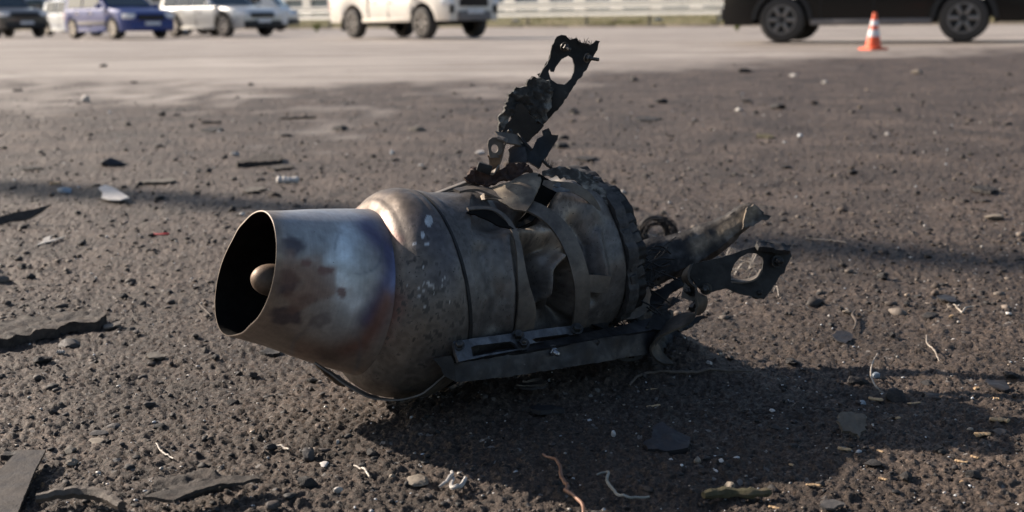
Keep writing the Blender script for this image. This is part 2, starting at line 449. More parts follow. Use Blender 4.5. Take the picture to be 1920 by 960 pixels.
# --- nozzle -----------------------------------------------------------------
mouth_px = [(490, 397), (508, 402), (517, 425), (520, 455), (517, 500), (508, 545), (492, 580), (468, 607), (440, 624), (418, 625), (403, 610), (400, 575), (404, 535), (416, 495), (435, 455), (458, 418), (475, 401)]
LM = .195
tm, e1m, e2m = frame(LM)
nm = (tm + Vector((0, 0, .03))).normalized()
mw = [hit(a, b, cen(LM), nm) for a, b in mouth_px]
mc = sum(mw, Vector()) / len(mw)
e1m = (e1m - nm * e1m.dot(nm)).normalized(); e2m = nm.cross(e1m).normalized(); e2m = e2m if e2m.z > 0 else -e2m
ma = sorted([(math.atan2((p - mc).dot(e2m), (p - mc).dot(e1m)), (p - mc).length) for p in mw])
mang = np.array([m_[0] - 2 * math.pi for m_ in ma] + [m_[0] for m_ in ma] + [m_[0] + 2 * math.pi for m_ in ma]); mrad = np.array([m_[1] for m_ in ma] * 3)
qq = np.linspace(-math.pi, math.pi, 361)[:-1]; rr_ = np.interp(qq, mang, mrad)
ker = np.exp(-(np.arange(-24, 25) / 15.0) ** 2); ker /= ker.sum()
rr_ = np.convolve(np.concatenate([rr_[-24:], rr_, rr_[:24]]), ker, 'valid')
mang = np.concatenate([qq - 2 * math.pi, qq, qq + 2 * math.pi]); mrad = np.tile(rr_, 3)
Q, NA = 90, 200
rootL, rootR = .060, .0985
tr, e1r, e2r = frame(rootL)
def nozzle_pt(u, q, off=0.0):
    """u 0 mouth .. 1 root"""
    rm = float(np.interp(q, mang, mrad)) + off; rm = rm if u > 0 else rm
    pm = mc + (e1m * math.cos(q) + e2m * math.sin(q)) * rm
    rr = rootR + off
    pr = cen(rootL) + (e1r * math.cos(q) + e2r * math.sin(q)) * rr
    k = u * (1.0) ; k2 = k + .10 * math.sin(math.pi * k) * .35
    p = pm.lerp(pr, k)
    out = (p - mc.lerp(cen(rootL), k)).normalized()
    return p + out * (.0035 * math.sin(math.pi * k) ) , out
def nozzle_col(p, px, py, u):
    n1 = nz(p, 18, 1); n2 = nz(p, 60, 2); n3 = nz(p, 160, 3)
    c = blendc((.19, .155, .125), (.125, .10, .085), .5 + n1 * 1.5)
    c = blendc(c, (.25, .26, .265), gauss(seg_dist(px, py, [(570, 430), (640, 430), (670, 500), (655, 580), (620, 590)]), 56) * (.95 + n1 * .4))  # grey zone and pale core below: sky reflection painted into the tint
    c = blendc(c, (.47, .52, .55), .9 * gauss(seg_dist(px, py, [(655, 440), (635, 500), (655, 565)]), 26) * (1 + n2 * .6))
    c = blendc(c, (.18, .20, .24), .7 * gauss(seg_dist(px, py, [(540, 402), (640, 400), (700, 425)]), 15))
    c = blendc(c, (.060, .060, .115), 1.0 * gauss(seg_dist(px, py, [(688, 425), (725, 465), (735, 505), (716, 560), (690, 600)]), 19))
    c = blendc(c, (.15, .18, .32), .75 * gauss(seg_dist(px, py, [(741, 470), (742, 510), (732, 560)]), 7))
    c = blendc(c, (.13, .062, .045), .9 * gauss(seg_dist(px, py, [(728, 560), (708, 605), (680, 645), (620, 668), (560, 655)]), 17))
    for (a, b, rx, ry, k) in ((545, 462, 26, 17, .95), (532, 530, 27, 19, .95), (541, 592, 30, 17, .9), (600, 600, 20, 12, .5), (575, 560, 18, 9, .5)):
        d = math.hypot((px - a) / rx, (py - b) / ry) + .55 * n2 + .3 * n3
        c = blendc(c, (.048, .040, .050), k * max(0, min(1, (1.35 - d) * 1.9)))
    d = seg_dist(px, py, [(528, 500), (590, 505), (610, 540), (560, 560)]) / 30 + .9 * n2
    c = blendc(c, (.17, .105, .08), .55 * max(0, min(1, (1.0 - d) * 2.5)))
    for (a, b, rx, ry) in ((640, 548, 9, 14), (608, 505, 14, 9), (575, 492, 12, 8)):
        d = math.hypot((px - a) / rx, (py - b) / ry) + .8 * n2
        c = blendc(c, (.10, .045, .04), .8 * max(0, min(1, (1.1 - d) * 3)))
    c = blendc(c, (.20, .16, .125), .8 * gauss(u, .06))
    c = blendc(c, (.10, .085, .07), .6 * gauss(seg_dist(px, py, [(520, 640), (620, 670)]), 26))
    st = noise.noise(Vector((px * .004, py * .35, 2)))          # fine turning marks round the cone
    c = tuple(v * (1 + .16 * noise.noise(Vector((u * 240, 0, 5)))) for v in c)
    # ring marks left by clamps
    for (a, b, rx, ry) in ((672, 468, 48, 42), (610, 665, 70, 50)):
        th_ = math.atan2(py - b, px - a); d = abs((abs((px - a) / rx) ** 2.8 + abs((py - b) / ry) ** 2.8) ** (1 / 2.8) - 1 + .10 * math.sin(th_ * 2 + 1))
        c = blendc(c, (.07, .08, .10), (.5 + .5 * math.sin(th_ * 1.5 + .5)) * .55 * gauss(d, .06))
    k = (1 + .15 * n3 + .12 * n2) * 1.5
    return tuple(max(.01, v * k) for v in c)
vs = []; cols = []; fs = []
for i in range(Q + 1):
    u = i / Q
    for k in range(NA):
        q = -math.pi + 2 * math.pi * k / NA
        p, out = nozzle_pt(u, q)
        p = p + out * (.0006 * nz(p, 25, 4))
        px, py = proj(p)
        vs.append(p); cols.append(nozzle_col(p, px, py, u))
for i in range(Q):
    for k in range(NA): fs.append((i * NA + k, i * NA + (k + 1) % NA, (i + 1) * NA + (k + 1) % NA, (i + 1) * NA + k))
n0 = len(vs)                                   # lip
for k in range(NA):
    q = -math.pi + 2 * math.pi * k / NA
    p, out = nozzle_pt(0, q); vs.append(p - out * .0016 ); cols.append((.12, .10, .085))
for k in range(NA): fs.append((k, n0 + k, n0 + (k + 1) % NA, (k + 1) % NA))
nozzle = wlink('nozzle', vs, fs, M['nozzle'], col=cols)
vs = []; fs = []
for i in range(31):
    u = i / 30
    for k in range(72):
        q = -math.pi + 2 * math.pi * k / 72
        p, out = nozzle_pt(u, q); vs.append(p - out * .0018)
for i in range(30):
    for k in range(72): fs.append((i * 72 + k, i * 72 + (k + 1) % 72, (i + 1) * 72 + (k + 1) % 72, (i + 1) * 72 + k))
fs.append(tuple(30 * 72 + k for k in range(72)))
wlink('inner_liner', vs, fs, M['soot_and_shade'])
mb = MB()
prof = [(.002, .0001)] + [(-.022 + .024 * math.cos(a), .0185 * math.sin(a)) for a in np.linspace(.15, math.pi / 2, 9)] + [(-.06, .0195), (-.115, .021)]
mb.lathe(prof, P(474, 521, cen(.188).y) , cen(.195) - cen(.1), 36)
wbuild(mb, 'exhaust_cone', M['cone'])

# --- casing -----------------------------------------------------------------
prof = [(.0615, .0978), (.0596, .1025), (.0555, .1085), (.0500, .1130), (.0410, .1195), (.0290, .1240), (.0150, .1260), (.001, .1262), (-.009, .1252), (-.017, .1230), (-.0215, .1208)]
prof = [tuple(p) for p in smooth_path(prof, 60)] + [
        (-.0225, .1190), (-.0235, .1190), (-.0245, .1208), (-.032, .1200), (-.037, .1195), (-.0385, .1165), (-.06, .1135), (-.09, .1095), (-.108, .1080), (-.120, .103), (-.145, .100), (-.17, .101), (-.19, .104), (-.215, .107), (-.235, .107), (-.250, .105), (-.258, .098)]
Lp = np.array([p[0] for p in prof])[::-1]; Rp = np.array([p[1] for p in prof])[::-1]
def dent(px, py):
    d = 0
    if px < 885: return 0.0
    d -= .026 * gauss(seg_dist(px, py, [(985, 450), (998, 520), (1010, 590)]), 15)         # valley beside the first strap
    d += .013 * gauss(seg_dist(px, py, [(975, 440), (1030, 438), (1052, 455)]), 15)
    d += .022 * gauss(seg_dist(px, py, [(1044, 484), (1026, 505), (1021, 545), (1006, 572)]), 7.5)   # sharp fold
    d -= .030 * gauss(seg_dist(px, py, [(1046, 515), (1052, 560), (1045, 602)]), 16)        # pocket
    d -= .012 * gauss(seg_dist(px, py, [(1000, 470), (1022, 462)]), 10)
    d -= .024 * gauss(math.hypot(px - 925, (py - 402) * 1.5), 40)                            # caved top
    d -= .034 * gauss(seg_dist(px, py, [(1030, 350), (1005, 395), (985, 405)]), 14)         # black gap
    d += .014 * gauss(seg_dist(px, py, [(1050, 380), (1095, 400)]), 26)
    d -= .010 * gauss(seg_dist(px, py, [(1070, 420), (1100, 460), (1110, 560)]), 10)
    d += .007 * gauss(seg_dist(px, py, [(1120, 440), (1135, 520)]), 8)
    d -= .008 * gauss(seg_dist(px, py, [(1000, 612), (1070, 607)]), 10)
    d -= .007 * gauss(seg_dist(px, py, [(905, 470), (935, 560), (925, 610)]), 16)
    d += .005 * gauss(seg_dist(px, py, [(950, 440), (962, 540), (955, 620)]), 7)
    return d
def casing_col(p, px, py, L):
    n1 = nz(p, 14, 5); n2 = nz(p, 45, 6); n3 = nz(p, 150, 7)
    c = (.105, .088, .072)
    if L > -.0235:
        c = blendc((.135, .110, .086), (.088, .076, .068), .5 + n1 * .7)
        c = blendc(c, (.085, .062, .045), gauss(seg_dist(px, py, [(660, 380), (730, 375), (790, 400)]), 34))  # top painted darker brown to hold back its sunlit patch
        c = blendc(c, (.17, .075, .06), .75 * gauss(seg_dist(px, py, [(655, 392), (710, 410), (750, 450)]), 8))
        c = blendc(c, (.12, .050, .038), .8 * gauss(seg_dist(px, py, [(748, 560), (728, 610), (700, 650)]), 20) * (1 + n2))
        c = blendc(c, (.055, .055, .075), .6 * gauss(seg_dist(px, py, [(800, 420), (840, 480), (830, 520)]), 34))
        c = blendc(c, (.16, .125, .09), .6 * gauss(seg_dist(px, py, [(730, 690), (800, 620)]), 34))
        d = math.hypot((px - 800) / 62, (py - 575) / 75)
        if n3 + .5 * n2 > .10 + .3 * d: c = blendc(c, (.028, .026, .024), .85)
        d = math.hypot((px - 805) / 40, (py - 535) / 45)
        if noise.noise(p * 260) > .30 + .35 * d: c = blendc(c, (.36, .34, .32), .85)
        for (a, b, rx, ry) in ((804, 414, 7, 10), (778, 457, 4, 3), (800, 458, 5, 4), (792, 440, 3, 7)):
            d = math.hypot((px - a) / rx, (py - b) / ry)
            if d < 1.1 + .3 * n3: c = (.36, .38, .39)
    else:
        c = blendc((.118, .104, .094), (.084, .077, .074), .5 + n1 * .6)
        c = blendc(c, (.28, .215, .15), .85 * gauss(seg_dist(px, py, [(1000, 440), (1045, 470)]), 26) * (1 + n2))  # warm patch: sunlight on the folded side painted into the colour
        c = blendc(c, (.26, .20, .14), .9 * gauss(seg_dist(px, py, [(1040, 385), (1090, 410)]), 36) * (1 + n2))  # warm patch: sunlight on the casing top, also put into the colour
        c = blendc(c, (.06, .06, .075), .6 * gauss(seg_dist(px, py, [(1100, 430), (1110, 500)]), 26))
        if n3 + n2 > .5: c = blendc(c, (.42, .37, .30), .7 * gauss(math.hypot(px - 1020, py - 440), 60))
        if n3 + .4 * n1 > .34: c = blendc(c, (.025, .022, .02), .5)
    g_ = sum(c) / 3; c = tuple(v * .75 + g_ * .25 for v in c)
    k = (1 + .45 * n3 + .16 * n2) * 1.5
    return tuple(max(.01, v * k) for v in c)
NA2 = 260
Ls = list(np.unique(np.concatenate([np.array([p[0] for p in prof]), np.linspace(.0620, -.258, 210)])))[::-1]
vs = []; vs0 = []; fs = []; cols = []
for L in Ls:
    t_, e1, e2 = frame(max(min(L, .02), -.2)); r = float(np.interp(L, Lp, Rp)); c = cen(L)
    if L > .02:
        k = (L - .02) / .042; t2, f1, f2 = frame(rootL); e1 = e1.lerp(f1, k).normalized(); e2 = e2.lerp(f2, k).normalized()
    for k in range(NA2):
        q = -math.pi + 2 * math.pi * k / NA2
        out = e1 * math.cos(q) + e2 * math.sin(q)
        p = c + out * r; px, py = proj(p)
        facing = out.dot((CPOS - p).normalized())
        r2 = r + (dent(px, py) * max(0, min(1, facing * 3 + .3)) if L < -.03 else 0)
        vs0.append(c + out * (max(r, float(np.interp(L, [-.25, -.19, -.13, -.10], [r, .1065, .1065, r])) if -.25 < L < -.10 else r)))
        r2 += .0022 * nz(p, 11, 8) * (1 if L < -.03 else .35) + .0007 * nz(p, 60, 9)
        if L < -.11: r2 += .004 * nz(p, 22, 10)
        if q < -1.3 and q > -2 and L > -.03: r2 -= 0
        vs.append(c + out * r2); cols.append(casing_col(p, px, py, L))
for i in range(len(Ls) - 1):
    for k in range(NA2): fs.append((i * NA2 + k, i * NA2 + (k + 1) % NA2, (i + 1) * NA2 + (k + 1) % NA2, (i + 1) * NA2 + k))
ib = next(i for i, L in enumerate(Ls) if L < -.0235)
cut = ib * NA2
fA = [f for f in fs if max(f) < cut + NA2]; fB = [tuple(i - cut for i in f) for f in fs if max(f) >= cut + NA2]
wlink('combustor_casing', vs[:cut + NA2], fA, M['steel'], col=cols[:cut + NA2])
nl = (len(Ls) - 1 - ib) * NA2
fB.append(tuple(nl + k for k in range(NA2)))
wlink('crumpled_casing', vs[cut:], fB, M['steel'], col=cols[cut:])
BV = BVHTree.FromPolygons([tuple(v) for v in vs0], fs)
def ring_band(name, La, Lb, r, th, mat, wob=.0, n=180, q0=-math.pi, q1=math.pi):
    vv = []; ff = []
    for k in range(n):
        q = q0 + (q1 - q0) * k / (n if q1 - q0 > 6.2 else n - 1)
        for (L, rr) in ((La, r), (La, r + th), (Lb, r + th), (Lb, r)):
            t_, e1, e2 = frame(max(L, -.2)); out = e1 * math.cos(q) + e2 * math.sin(q)
            vv.append(cen(L) + out * (rr + wob * nz(out * 3, 1, 3) + wob * .35 * nz(out * 11, 1, 4)) )
    m_ = n if q1 - q0 > 6.2 else n - 1
    for k in range(m_):
        a, b = k * 4, ((k + 1) % n) * 4
        for j in range(4): ff.append((a + j, a + (j + 1) % 4, b + (j + 1) % 4, b + j))
    return wlink(name, vv, ff, mat, angle=40)
ring_band('seam_band', -.0215, -.0255, .1195, .0028, M['black'])

def ribbon(name, pts, wdirs, widths, th, mat, parent=None, n=60, rag=0.0, cross=5, bow=0.0, col=None, hole=None):
    """strip along 3D points; wdirs = width directions (one or a list)"""
    if isinstance(wdirs, Vector): wdirs = [wdirs] * len(pts)
    if not hasattr(widths, '__len__'): widths = [widths] * len(pts)
    data = smooth_path([(*p, *wd, ww) for p, wd, ww in zip(pts, wdirs, widths)], n)
    C_ = [Vector(d[:3]) for d in data]; vv = []; ff = []
    for i, d in enumerate(data):
        t_ = (C_[min(i + 1, n - 1)] - C_[max(i - 1, 0)]).normalized()
        wd = Vector(d[3:6]); wd = (wd - t_ * wd.dot(t_)).normalized(); nn = t_.cross(wd).normalized()
        for s_ in (1, -1):
            for j in range(cross):
                f = (j / (cross - 1) - .5) * (1 if s_ > 0 else -1)
                e = 1 + rag * nz(C_[i], 160, 3 if f > 0 else 5) + rag * .5 * nz(C_[i], 420, 2)
                b_ = bow * (1 - 4 * f * f)
                vv.append(C_[i] + wd * f * d[6] * e + nn * (s_ * th / 2 + b_ + .0005 * nz(C_[i] + wd * f * .02, 90, 7)))
    m_ = 2 * cross
    for i in range(n - 1):
        for j in range(m_): ff.append((i * m_ + j, i * m_ + (j + 1) % m_, (i + 1) * m_ + (j + 1) % m_, (i + 1) * m_ + j))
    ff.append(tuple(range(m_))); ff.append(tuple((n - 1) * m_ + j for j in reversed(range(m_))))
    cc = [col(v) for v in vv] if col else None
    return wlink(name, vv, ff, mat, parent, angle=50, col=cc)
def on_casing(px, py, lift):
    d = ray(px, py); h = BV.ray_cast(CPOS, d)
    if h[0] is None:
        h = BV.find_nearest(CPOS + d * 1.42)
    nn = h[1]; nn = nn if nn.dot(CPOS - h[0]) > 0 else -nn
    return h[0] + nn * lift, nn
def casing_strap(name, path, widths, th, mat, lift=.004, parent=None, rag=0.0, n=70):
    pp = smooth_path(path, 26); P3 = []; N3 = []
    for q in pp:
        p, nn = on_casing(q[0], q[1], lift); P3.append(p); N3.append(nn)
    for _ in range(3):      # relax so that the strap bridges the dents
        P3 = [P3[0]] + [((P3[i - 1] + P3[i] * 2 + P3[i + 1]) / 4) for i in range(1, len(P3) - 1)] + [P3[-1]]
        N3 = [N3[0]] + [((N3[i - 1] + N3[i] * 2 + N3[i + 1]) / 4).normalized() for i in range(1, len(N3) - 1)] + [N3[-1]]
    P4 = []
    for p in P3:
        d = (p - CPOS).normalized(); h = BV.ray_cast(CPOS, d)
        if h[0] is not None and (h[0] - CPOS).length < (p - CPOS).length + lift * .6: p = h[0] - d * lift * .7
        P4.append(p)
    P3 = P4
    wd = []
    for i in range(len(P3)):
        t_ = (P3[min(i + 1, len(P3) - 1)] - P3[max(i - 1, 0)]).normalized(); wd.append(t_.cross(N3[i]).normalized())
    ww = [float(x) for x in np.interp(np.linspace(0, 1, 26), np.linspace(0, 1, len(widths)), widths)]
    return ribbon(name, P3, wd, ww, th, mat, parent, n=n, rag=rag)
def C2(x, y): return (780 + x * .4375, 300 + y * .4375)
def C3(x, y): return (860 + x * .3229, 50 + y * .3229)
def C4(x, y): return (1120 + x * .3439, 370 + y * .3439)
casing_strap('strap', [C2(215, 228), C2(300, 222), C2(360, 245), C2(405, 300), C2(430, 380), C2(440, 480), C2(452, 570), C2(462, 640), C2(450, 720)], [.005, .006, .006, .007, .009, .016, .026, .028], .0026, M['strap'], .006)
casing_strap('strap', [C2(170, 160), C2(260, 145), C2(380, 180), C2(500, 225), C2(590, 280), C2(650, 370), C2(685, 470), C2(700, 570), C2(685, 700)], [.010, .017, .020, .021, .022, .022, .022, .021], .0030, M['strap'], .008)
casing_strap('cross_tab', [C2(700, 522), C2(760, 525), C2(815, 528)], [.020, .022, .022], .0018, M['strap'], .006)
# ribbed black end band
ring_band('end_band', -.2535, -.268, .099, .009, M['rubber'], .011)
mb = MB()
for k in range(46):
    q = -math.pi + 2 * math.pi * k / 46
    rr = random.Random(k)
    if not (-.25 < q < 2.3) or rr.random() < .12: continue
    for (La, hw) in ((-.2615, .0050), (-.2745, .0060)):
        q2 = q + rr.uniform(-.012, .012) + (.06 if La < -.27 else 0)
        t_, e1, e2 = frame(-.2); out = e1 * math.cos(q2) + e2 * math.sin(q2); tg = out.cross(t_)
        Mx = Matrix((tg, out, t_)).transposed() @ Matrix.Rotation(rr.uniform(-.08, .08) + .25, 3, 'Y')
        mb.box(cen(La) + out * (.1045 - (.0035 if La < -.27 else 0) + rr.uniform(-.0012, .0012) + .004 * nz(out * 3, 1, 3)), (.0126 + rr.uniform(-.001, .001), .006, hw * 2), Mx, .0014)
wbuild(mb, 'tread_ring', M['rubber'])
ring_band('rim_ring', -.262, -.283, .088, .015, M['black'], .012, q0=-.9, q1=2.5)

# --- plates from outlines -----------------------------------------------------
def inside(poly, x, y):
    c = False; j = len(poly) - 1
    for i in range(len(poly)):
        xi, yi = poly[i]; xj, yj = poly[j]
        if (yi > y) != (yj > y) and x < (xj - xi) * (y - yi) / (yj - yi) + xi: c = not c
        j = i
    return c
def plate(name, outline, holes, pln, th, mat, parent=None, jag=0.0, step=.004, warp=None, rough=0.0, smooth_holes=True, jagfreq=140, seed=1, col=None, build=True):
    """outline in photo pixels, laid on the plane through three (px,py,Y) points"""
    A, B, Cc = [P(*q) for q in pln]
    u = (B - A).normalized(); n = u.cross(Cc - A).normalized(); v = n.cross(u)
    if n.dot(CPOS - A) < 0: n = -n
    def uv(px, py):
        p = hit(px, py, A, n) - A; return Vector((p.dot(u), p.dot(v)))
    def dens(poly, jg):
        out = []
        for i in range(len(poly)):
            a, b = poly[i], poly[(i + 1) % len(poly)]; k = max(1, int((b - a).length / step))
            nd = Vector((-(b - a).y, (b - a).x)).normalized() if (b - a).length > 1e-9 else Vector((0, 0))
            for j in range(k):
                p = a.lerp(b, j / k); q3 = Vector((p.x, p.y, seed * .37))
                out.append(p + nd * jg * (noise.noise(q3 * jagfreq) + .8 * noise.noise(q3 * jagfreq * 2.7)))
        return out
    O = dens([uv(*q) for q in outline], jag); H = [dens([uv(*q) for q in h], jag * .15) for h in holes]
    pts = list(O); edges = [(i, (i + 1) % len(O)) for i in range(len(O))]
    for h in H:
        n0 = len(pts); pts += h; edges += [(n0 + i, n0 + (i + 1) % len(h)) for i in range(len(h))]
    xs_ = [p.x for p in O]; ys_ = [p.y for p in O]
    y = min(ys_) + step / 2; r_ = random.Random(seed)
    Op = [tuple(p) for p in O]; Hp = [[tuple(p) for p in h] for h in H]
    while y < max(ys_):
        x = min(xs_) + step / 2
        while x < max(xs_):
            qx, qy = x + r_.uniform(-.25, .25) * step, y + r_.uniform(-.25, .25) * step
            if inside(Op, qx, qy) and not any(inside(h, qx, qy) for h in Hp): pts.append(Vector((qx, qy)))
            x += step
        y += step
    V2, E2, F2, *_ = delaunay_2d_cdt(pts, edges, [], 0, 1e-7)
    tris = []
    for f in F2:
        cx = sum(V2[i].x for i in f) / len(f); cy = sum(V2[i].y for i in f) / len(f)
        if inside(Op, cx, cy) and not any(inside(h, cx, cy) for h in Hp): tris.append(tuple(f))
    used = sorted({i for f in tris for i in f}); mp = {a: i for i, a in enumerate(used)}
    tris = [tuple(mp[i] for i in f) for f in tris]; pl = [V2[i] for i in used]
    top = []; bot = []
    for q in pl:
        p = A + u * q.x + v * q.y
        dz = (warp(q.x, q.y) if warp else 0)
        px, py = proj(p)
        rr = rough * (noise.noise(Vector((q.x, q.y, seed)) * 70) + .7 * noise.noise(Vector((q.x, q.y, seed + 3)) * 190)) if rough else 0
        top.append(p + n * (dz + th / 2 + rr)); bot.append(p + n * (dz - th / 2 + rr * .3))
    N = len(top); ff = list(tris) + [tuple(i + N for i in reversed(f)) for f in tris]
    cnt = {}
    for f in tris:
        for i in range(len(f)):
            e = (f[i], f[(i + 1) % len(f)]); k = (min(e), max(e)); cnt.setdefault(k, []).append(e)
    for k, e in cnt.items():
        if len(e) == 1: a, b = e[0]; ff.append((a, a + N, b + N, b))
    if not build: return top + bot, ff
    vv = top + bot
    return wlink(name, vv, ff, mat, parent, angle=38, col=[col(p) for p in vv] if col else None)
def bolt(c, ax, r=.0045, h=.006, shaft=.012, mat='bolt', parent=None, name='bolt'):
    mb = MB(); ax = Vector(ax).normalized()
    mb.lathe([(-.002, 0), (-.002, r * 1.35), (0, r * 1.4), (0, r * .1)], c, ax, 20)
    mb.lathe([(0, r * .2), (0, r), (h * .85, r), (h, r * .85), (h, .0001)], c, ax, 6)
    if shaft:
        pr = [(h, r * .5)]
        for i in range(int(shaft / .0008)): pr.append((h + i * .0008, r * (.55 if i % 2 else .46)))
        pr.append((h + shaft, .0001)); mb.lathe(pr, c, ax, 12)
    return wbuild(mb, name, M[mat], parent, 35)

# upper flap: the tall torn plate with the round hole
FY = 1.49
fl_out = [C3(*q) for q in [(575, 60), (600, 45), (625, 50), (650, 75), (690, 65), (700, 85), (740, 95), (770, 105), (800, 80), (822, 85), (800, 150), (775, 190), (755, 235), (720, 285), (685, 318), (662, 345), (600, 440), (545, 505), (490, 565), (478, 592), (400, 670), (350, 645), (300, 600), (300, 500), (380, 380), (425, 335), (460, 295), (490, 250), (525, 200), (545, 110)]]
hole = [C3(*q) for q in [(522, 262), (530, 243), (536, 262), (553, 264), (565, 235), (600, 190), (640, 170), (664, 184), (675, 225), (670, 262), (650, 302), (612, 335), (568, 330), (534, 306)]]
flap = plate('torn_plate', fl_out, [hole], [(*C3(480, 590), FY), (*C3(800, 150), FY + .015), (*C3(300, 500), FY - .01)], .0030, M['black'], jag=.0018, step=.0035, warp=lambda a, b: .004 * math.sin(a * 40 + b * 25), rough=.0003)
# folded double layer at the top edge of the plate
plate('torn_liner', [C3(*q) for q in [(560, 75), (590, 50), (612, 60), (600, 150), (560, 200), (470, 292), (462, 280), (520, 195), (540, 115)]], [], [(*C3(480, 590), FY + .012), (*C3(800, 150), FY + .025), (*C3(300, 500), FY + .005)], .003, M['black'], flap, jag=.0022, step=.003, rough=.002, seed=4)
plate('crusted_patch', [C3(*q) for q in [(430, 280), (470, 298), (520, 310), (540, 400), (545, 440), (515, 500), (490, 570), (440, 555), (405, 500), (360, 450), (325, 460), (315, 520), (280, 560), (245, 615), (222, 600), (235, 530), (262, 480), (285, 395), (335, 365), (390, 345), (400, 305)]], [], [(*C3(480, 590), FY - .010), (*C3(800, 150), FY + .010), (*C3(300, 500), FY - .022)], .007, M['crust'], flap, jag=.0035, step=.0026, rough=.0055, seed=3)
plate('dark_flange', [C3(*q) for q in [(335, 450), (375, 448), (410, 500), (450, 560), (492, 572), (478, 595), (400, 672), (340, 650), (258, 640), (250, 612), (285, 560), (320, 520)]], [], [(*C3(480, 590), FY - .014), (*C3(800, 150), FY), (*C3(300, 500), FY - .028)], .0025, M['black'], flap, jag=.0015, step=.003, seed=5)
# frayed whiskers on the upper edge
mb = MB()
for i in range(26):
    q = random.uniform(.0, 1); bx, by = C3(640 + q * 150, 78 + q * 30 + random.uniform(-8, 12))
    p = P(bx, by, FY + .010); d = Vector((random.uniform(-.5, .3), random.uniform(-.2, .2), 1)).normalized() * random.uniform(.002, .007)
    mb.tube([p - d * .3, p + d * .5, p + d + Vector((random.uniform(-.003, .003), 0, 0))], [.0005, .0004, .0002], 5)
wbuild(mb, 'frayed_threads', M['black'], flap)
bolt(P(*C3(618, 118), FY - .004), (.45, -.9, -.25), .0045, .005, .009, parent=flap)
bolt(P(*C3(748, 182), FY - .002), (.75, -.6, -.1), .0045, .005, .013, parent=flap)
bolt(P(*C3(292, 612), FY - .03), (.0, -.9, .4), .0035, .004, .003, parent=flap)
# lower twisted bracket
lb = plate('twisted_bracket', [C3(*q) for q in [(288, 725), (330, 695), (385, 690), (425, 718), (440, 690), (455, 645), (492, 622), (488, 598), (520, 588), (540, 625), (578, 632), (575, 650), (535, 705), (490, 785), (462, 835), (405, 800), (350, 795), (288, 800)]], [], [(*C3(300, 790), 1.435), (*C3(560, 640), 1.455), (*C3(330, 700), 1.445)], .004, M['black'], jag=.0012, step=.003, warp=lambda a, b: .007 * math.sin(a * 85), rough=.0006, seed=7)
plate('grey_tab', [C3(*q) for q in [(296, 728), (335, 700), (385, 700), (398, 750), (392, 792), (340, 786), (300, 796)]], [], [(*C3(300, 790), 1.425), (*C3(398, 720), 1.430), (*C3(330, 700), 1.432)], .0025, M['rail'], lb, jag=.0006, step=.003, seed=8)
mb = MB(); mb.tube([P(*C3(345, 620), 1.45), P(*C3(372, 660), 1.44), P(*C3(425, 716), 1.43)], [.0014, .0022, .0018], 8)
wbuild(mb, 'pin', M['black'], lb)
mb = MB(); mb.tube([P(*C3(485, 775), 1.43), P(*C3(515, 805), 1.43), P(*C3(560, 835), 1.435)], [.0018, .002, .001], 8)
for i in range(14):
    p = P(*C3(500 + i * 4.5, 790 + i * 3.4), 1.432); mb.tube([p, p + Vector((random.uniform(-.004, .004), 0, random.uniform(.002, .009)))], [.0006, .0002], 4)
wbuild(mb, 'frayed_cable', M['black'])
# looped strap with the eye hole
tan = [C3(*q) for q in [(182, 720), (235, 735), (248, 745), (238, 800), (215, 838), (182, 832), (178, 780)]]
hb = ribbon('looped_strap', [P(*C3(205, 850), 1.395), P(*C3(208, 800), 1.392), P(*C3(208, 765), 1.390), P(*C3(207, 745), 1.388)], Vector((1, 0, 0)), [.014, .013, .014, .017], .0022, M['rustbrown'])
plate('eye_plate', [C3(*q) for q in [(176, 745), (168, 690), (172, 660), (195, 642), (230, 640), (262, 655), (258, 700), (246, 742), (236, 760), (182, 762)]], [[C3(208 + 20 * math.cos(a), 708 + 25 * math.sin(a)) for a in np.linspace(0, 2 * math.pi, 16, endpoint=False)]], [(*C3(200, 800), 1.387), (*C3(260, 790), 1.390), (*C3(200, 650), 1.387)], .0022, M['strap'], hb, step=.0025, seed=9)
ribbon('strap_bend', [P(*C3(222, 642), 1.392), P(*C3(275, 662), 1.392), P(*C3(262, 700), 1.396), P(*C3(250, 745), 1.40), P(*C3(232, 800), 1.40), P(*C3(195, 842), 1.39), P(*C3(165, 850), 1.385)], Vector((.15, .95, .1)), .016, .002, M['strap'], hb, 50)
ribbon('strap_bend', [P(*C3(230, 641), 1.40), P(*C3(290, 650), 1.42), P(*C3(345, 662), 1.44), P(*C3(375, 690), 1.45)], Vector((.15, .95, .25)), .018, .002, M['strap'], hb, 30)
# rust coloured torn scraps on top of the casing
plate('torn_scrap', [C3(*q) for q in [(28, 880), (55, 865), (50, 845), (80, 812), (105, 820), (130, 835), (200, 850), (250, 830), (275, 805), (330, 800), (375, 790), (420, 818), (430, 840), (330, 875), (250, 900), (180, 930), (120, 915), (95, 900), (60, 905)]], [], [(*C3(30, 880), 1.385), (*C3(420, 830), 1.40), (*C3(250, 800), 1.40)], .004, M['rustred'], jag=.003, step=.003, rough=.007, seed=11)
mb = MB(); mb.box(P(*C3(150, 822), 1.378), (.018, .012, .011), Matrix.Rotation(.35, 3, 'Y'), .0015)
wbuild(mb, 'clamp_block', M['black'])
mb = MB(); mb.box(P(*C2(135, 128), 1.40), (.085, .02, .004), Matrix.Rotation(-.33, 3, 'Y') @ Matrix.Rotation(.2, 3, 'Z'), .001)
wbuild(mb, 'edge_strip', M['strap'])
mb = MB(); mb.box(P(*C2(190, 122), 1.405), (.065, .03, .006), Matrix.Rotation(-.30, 3, 'Y') @ Matrix.Rotation(.2, 3, 'Z'), .001)
wbuild(mb, 'edge_strip', M['black'])
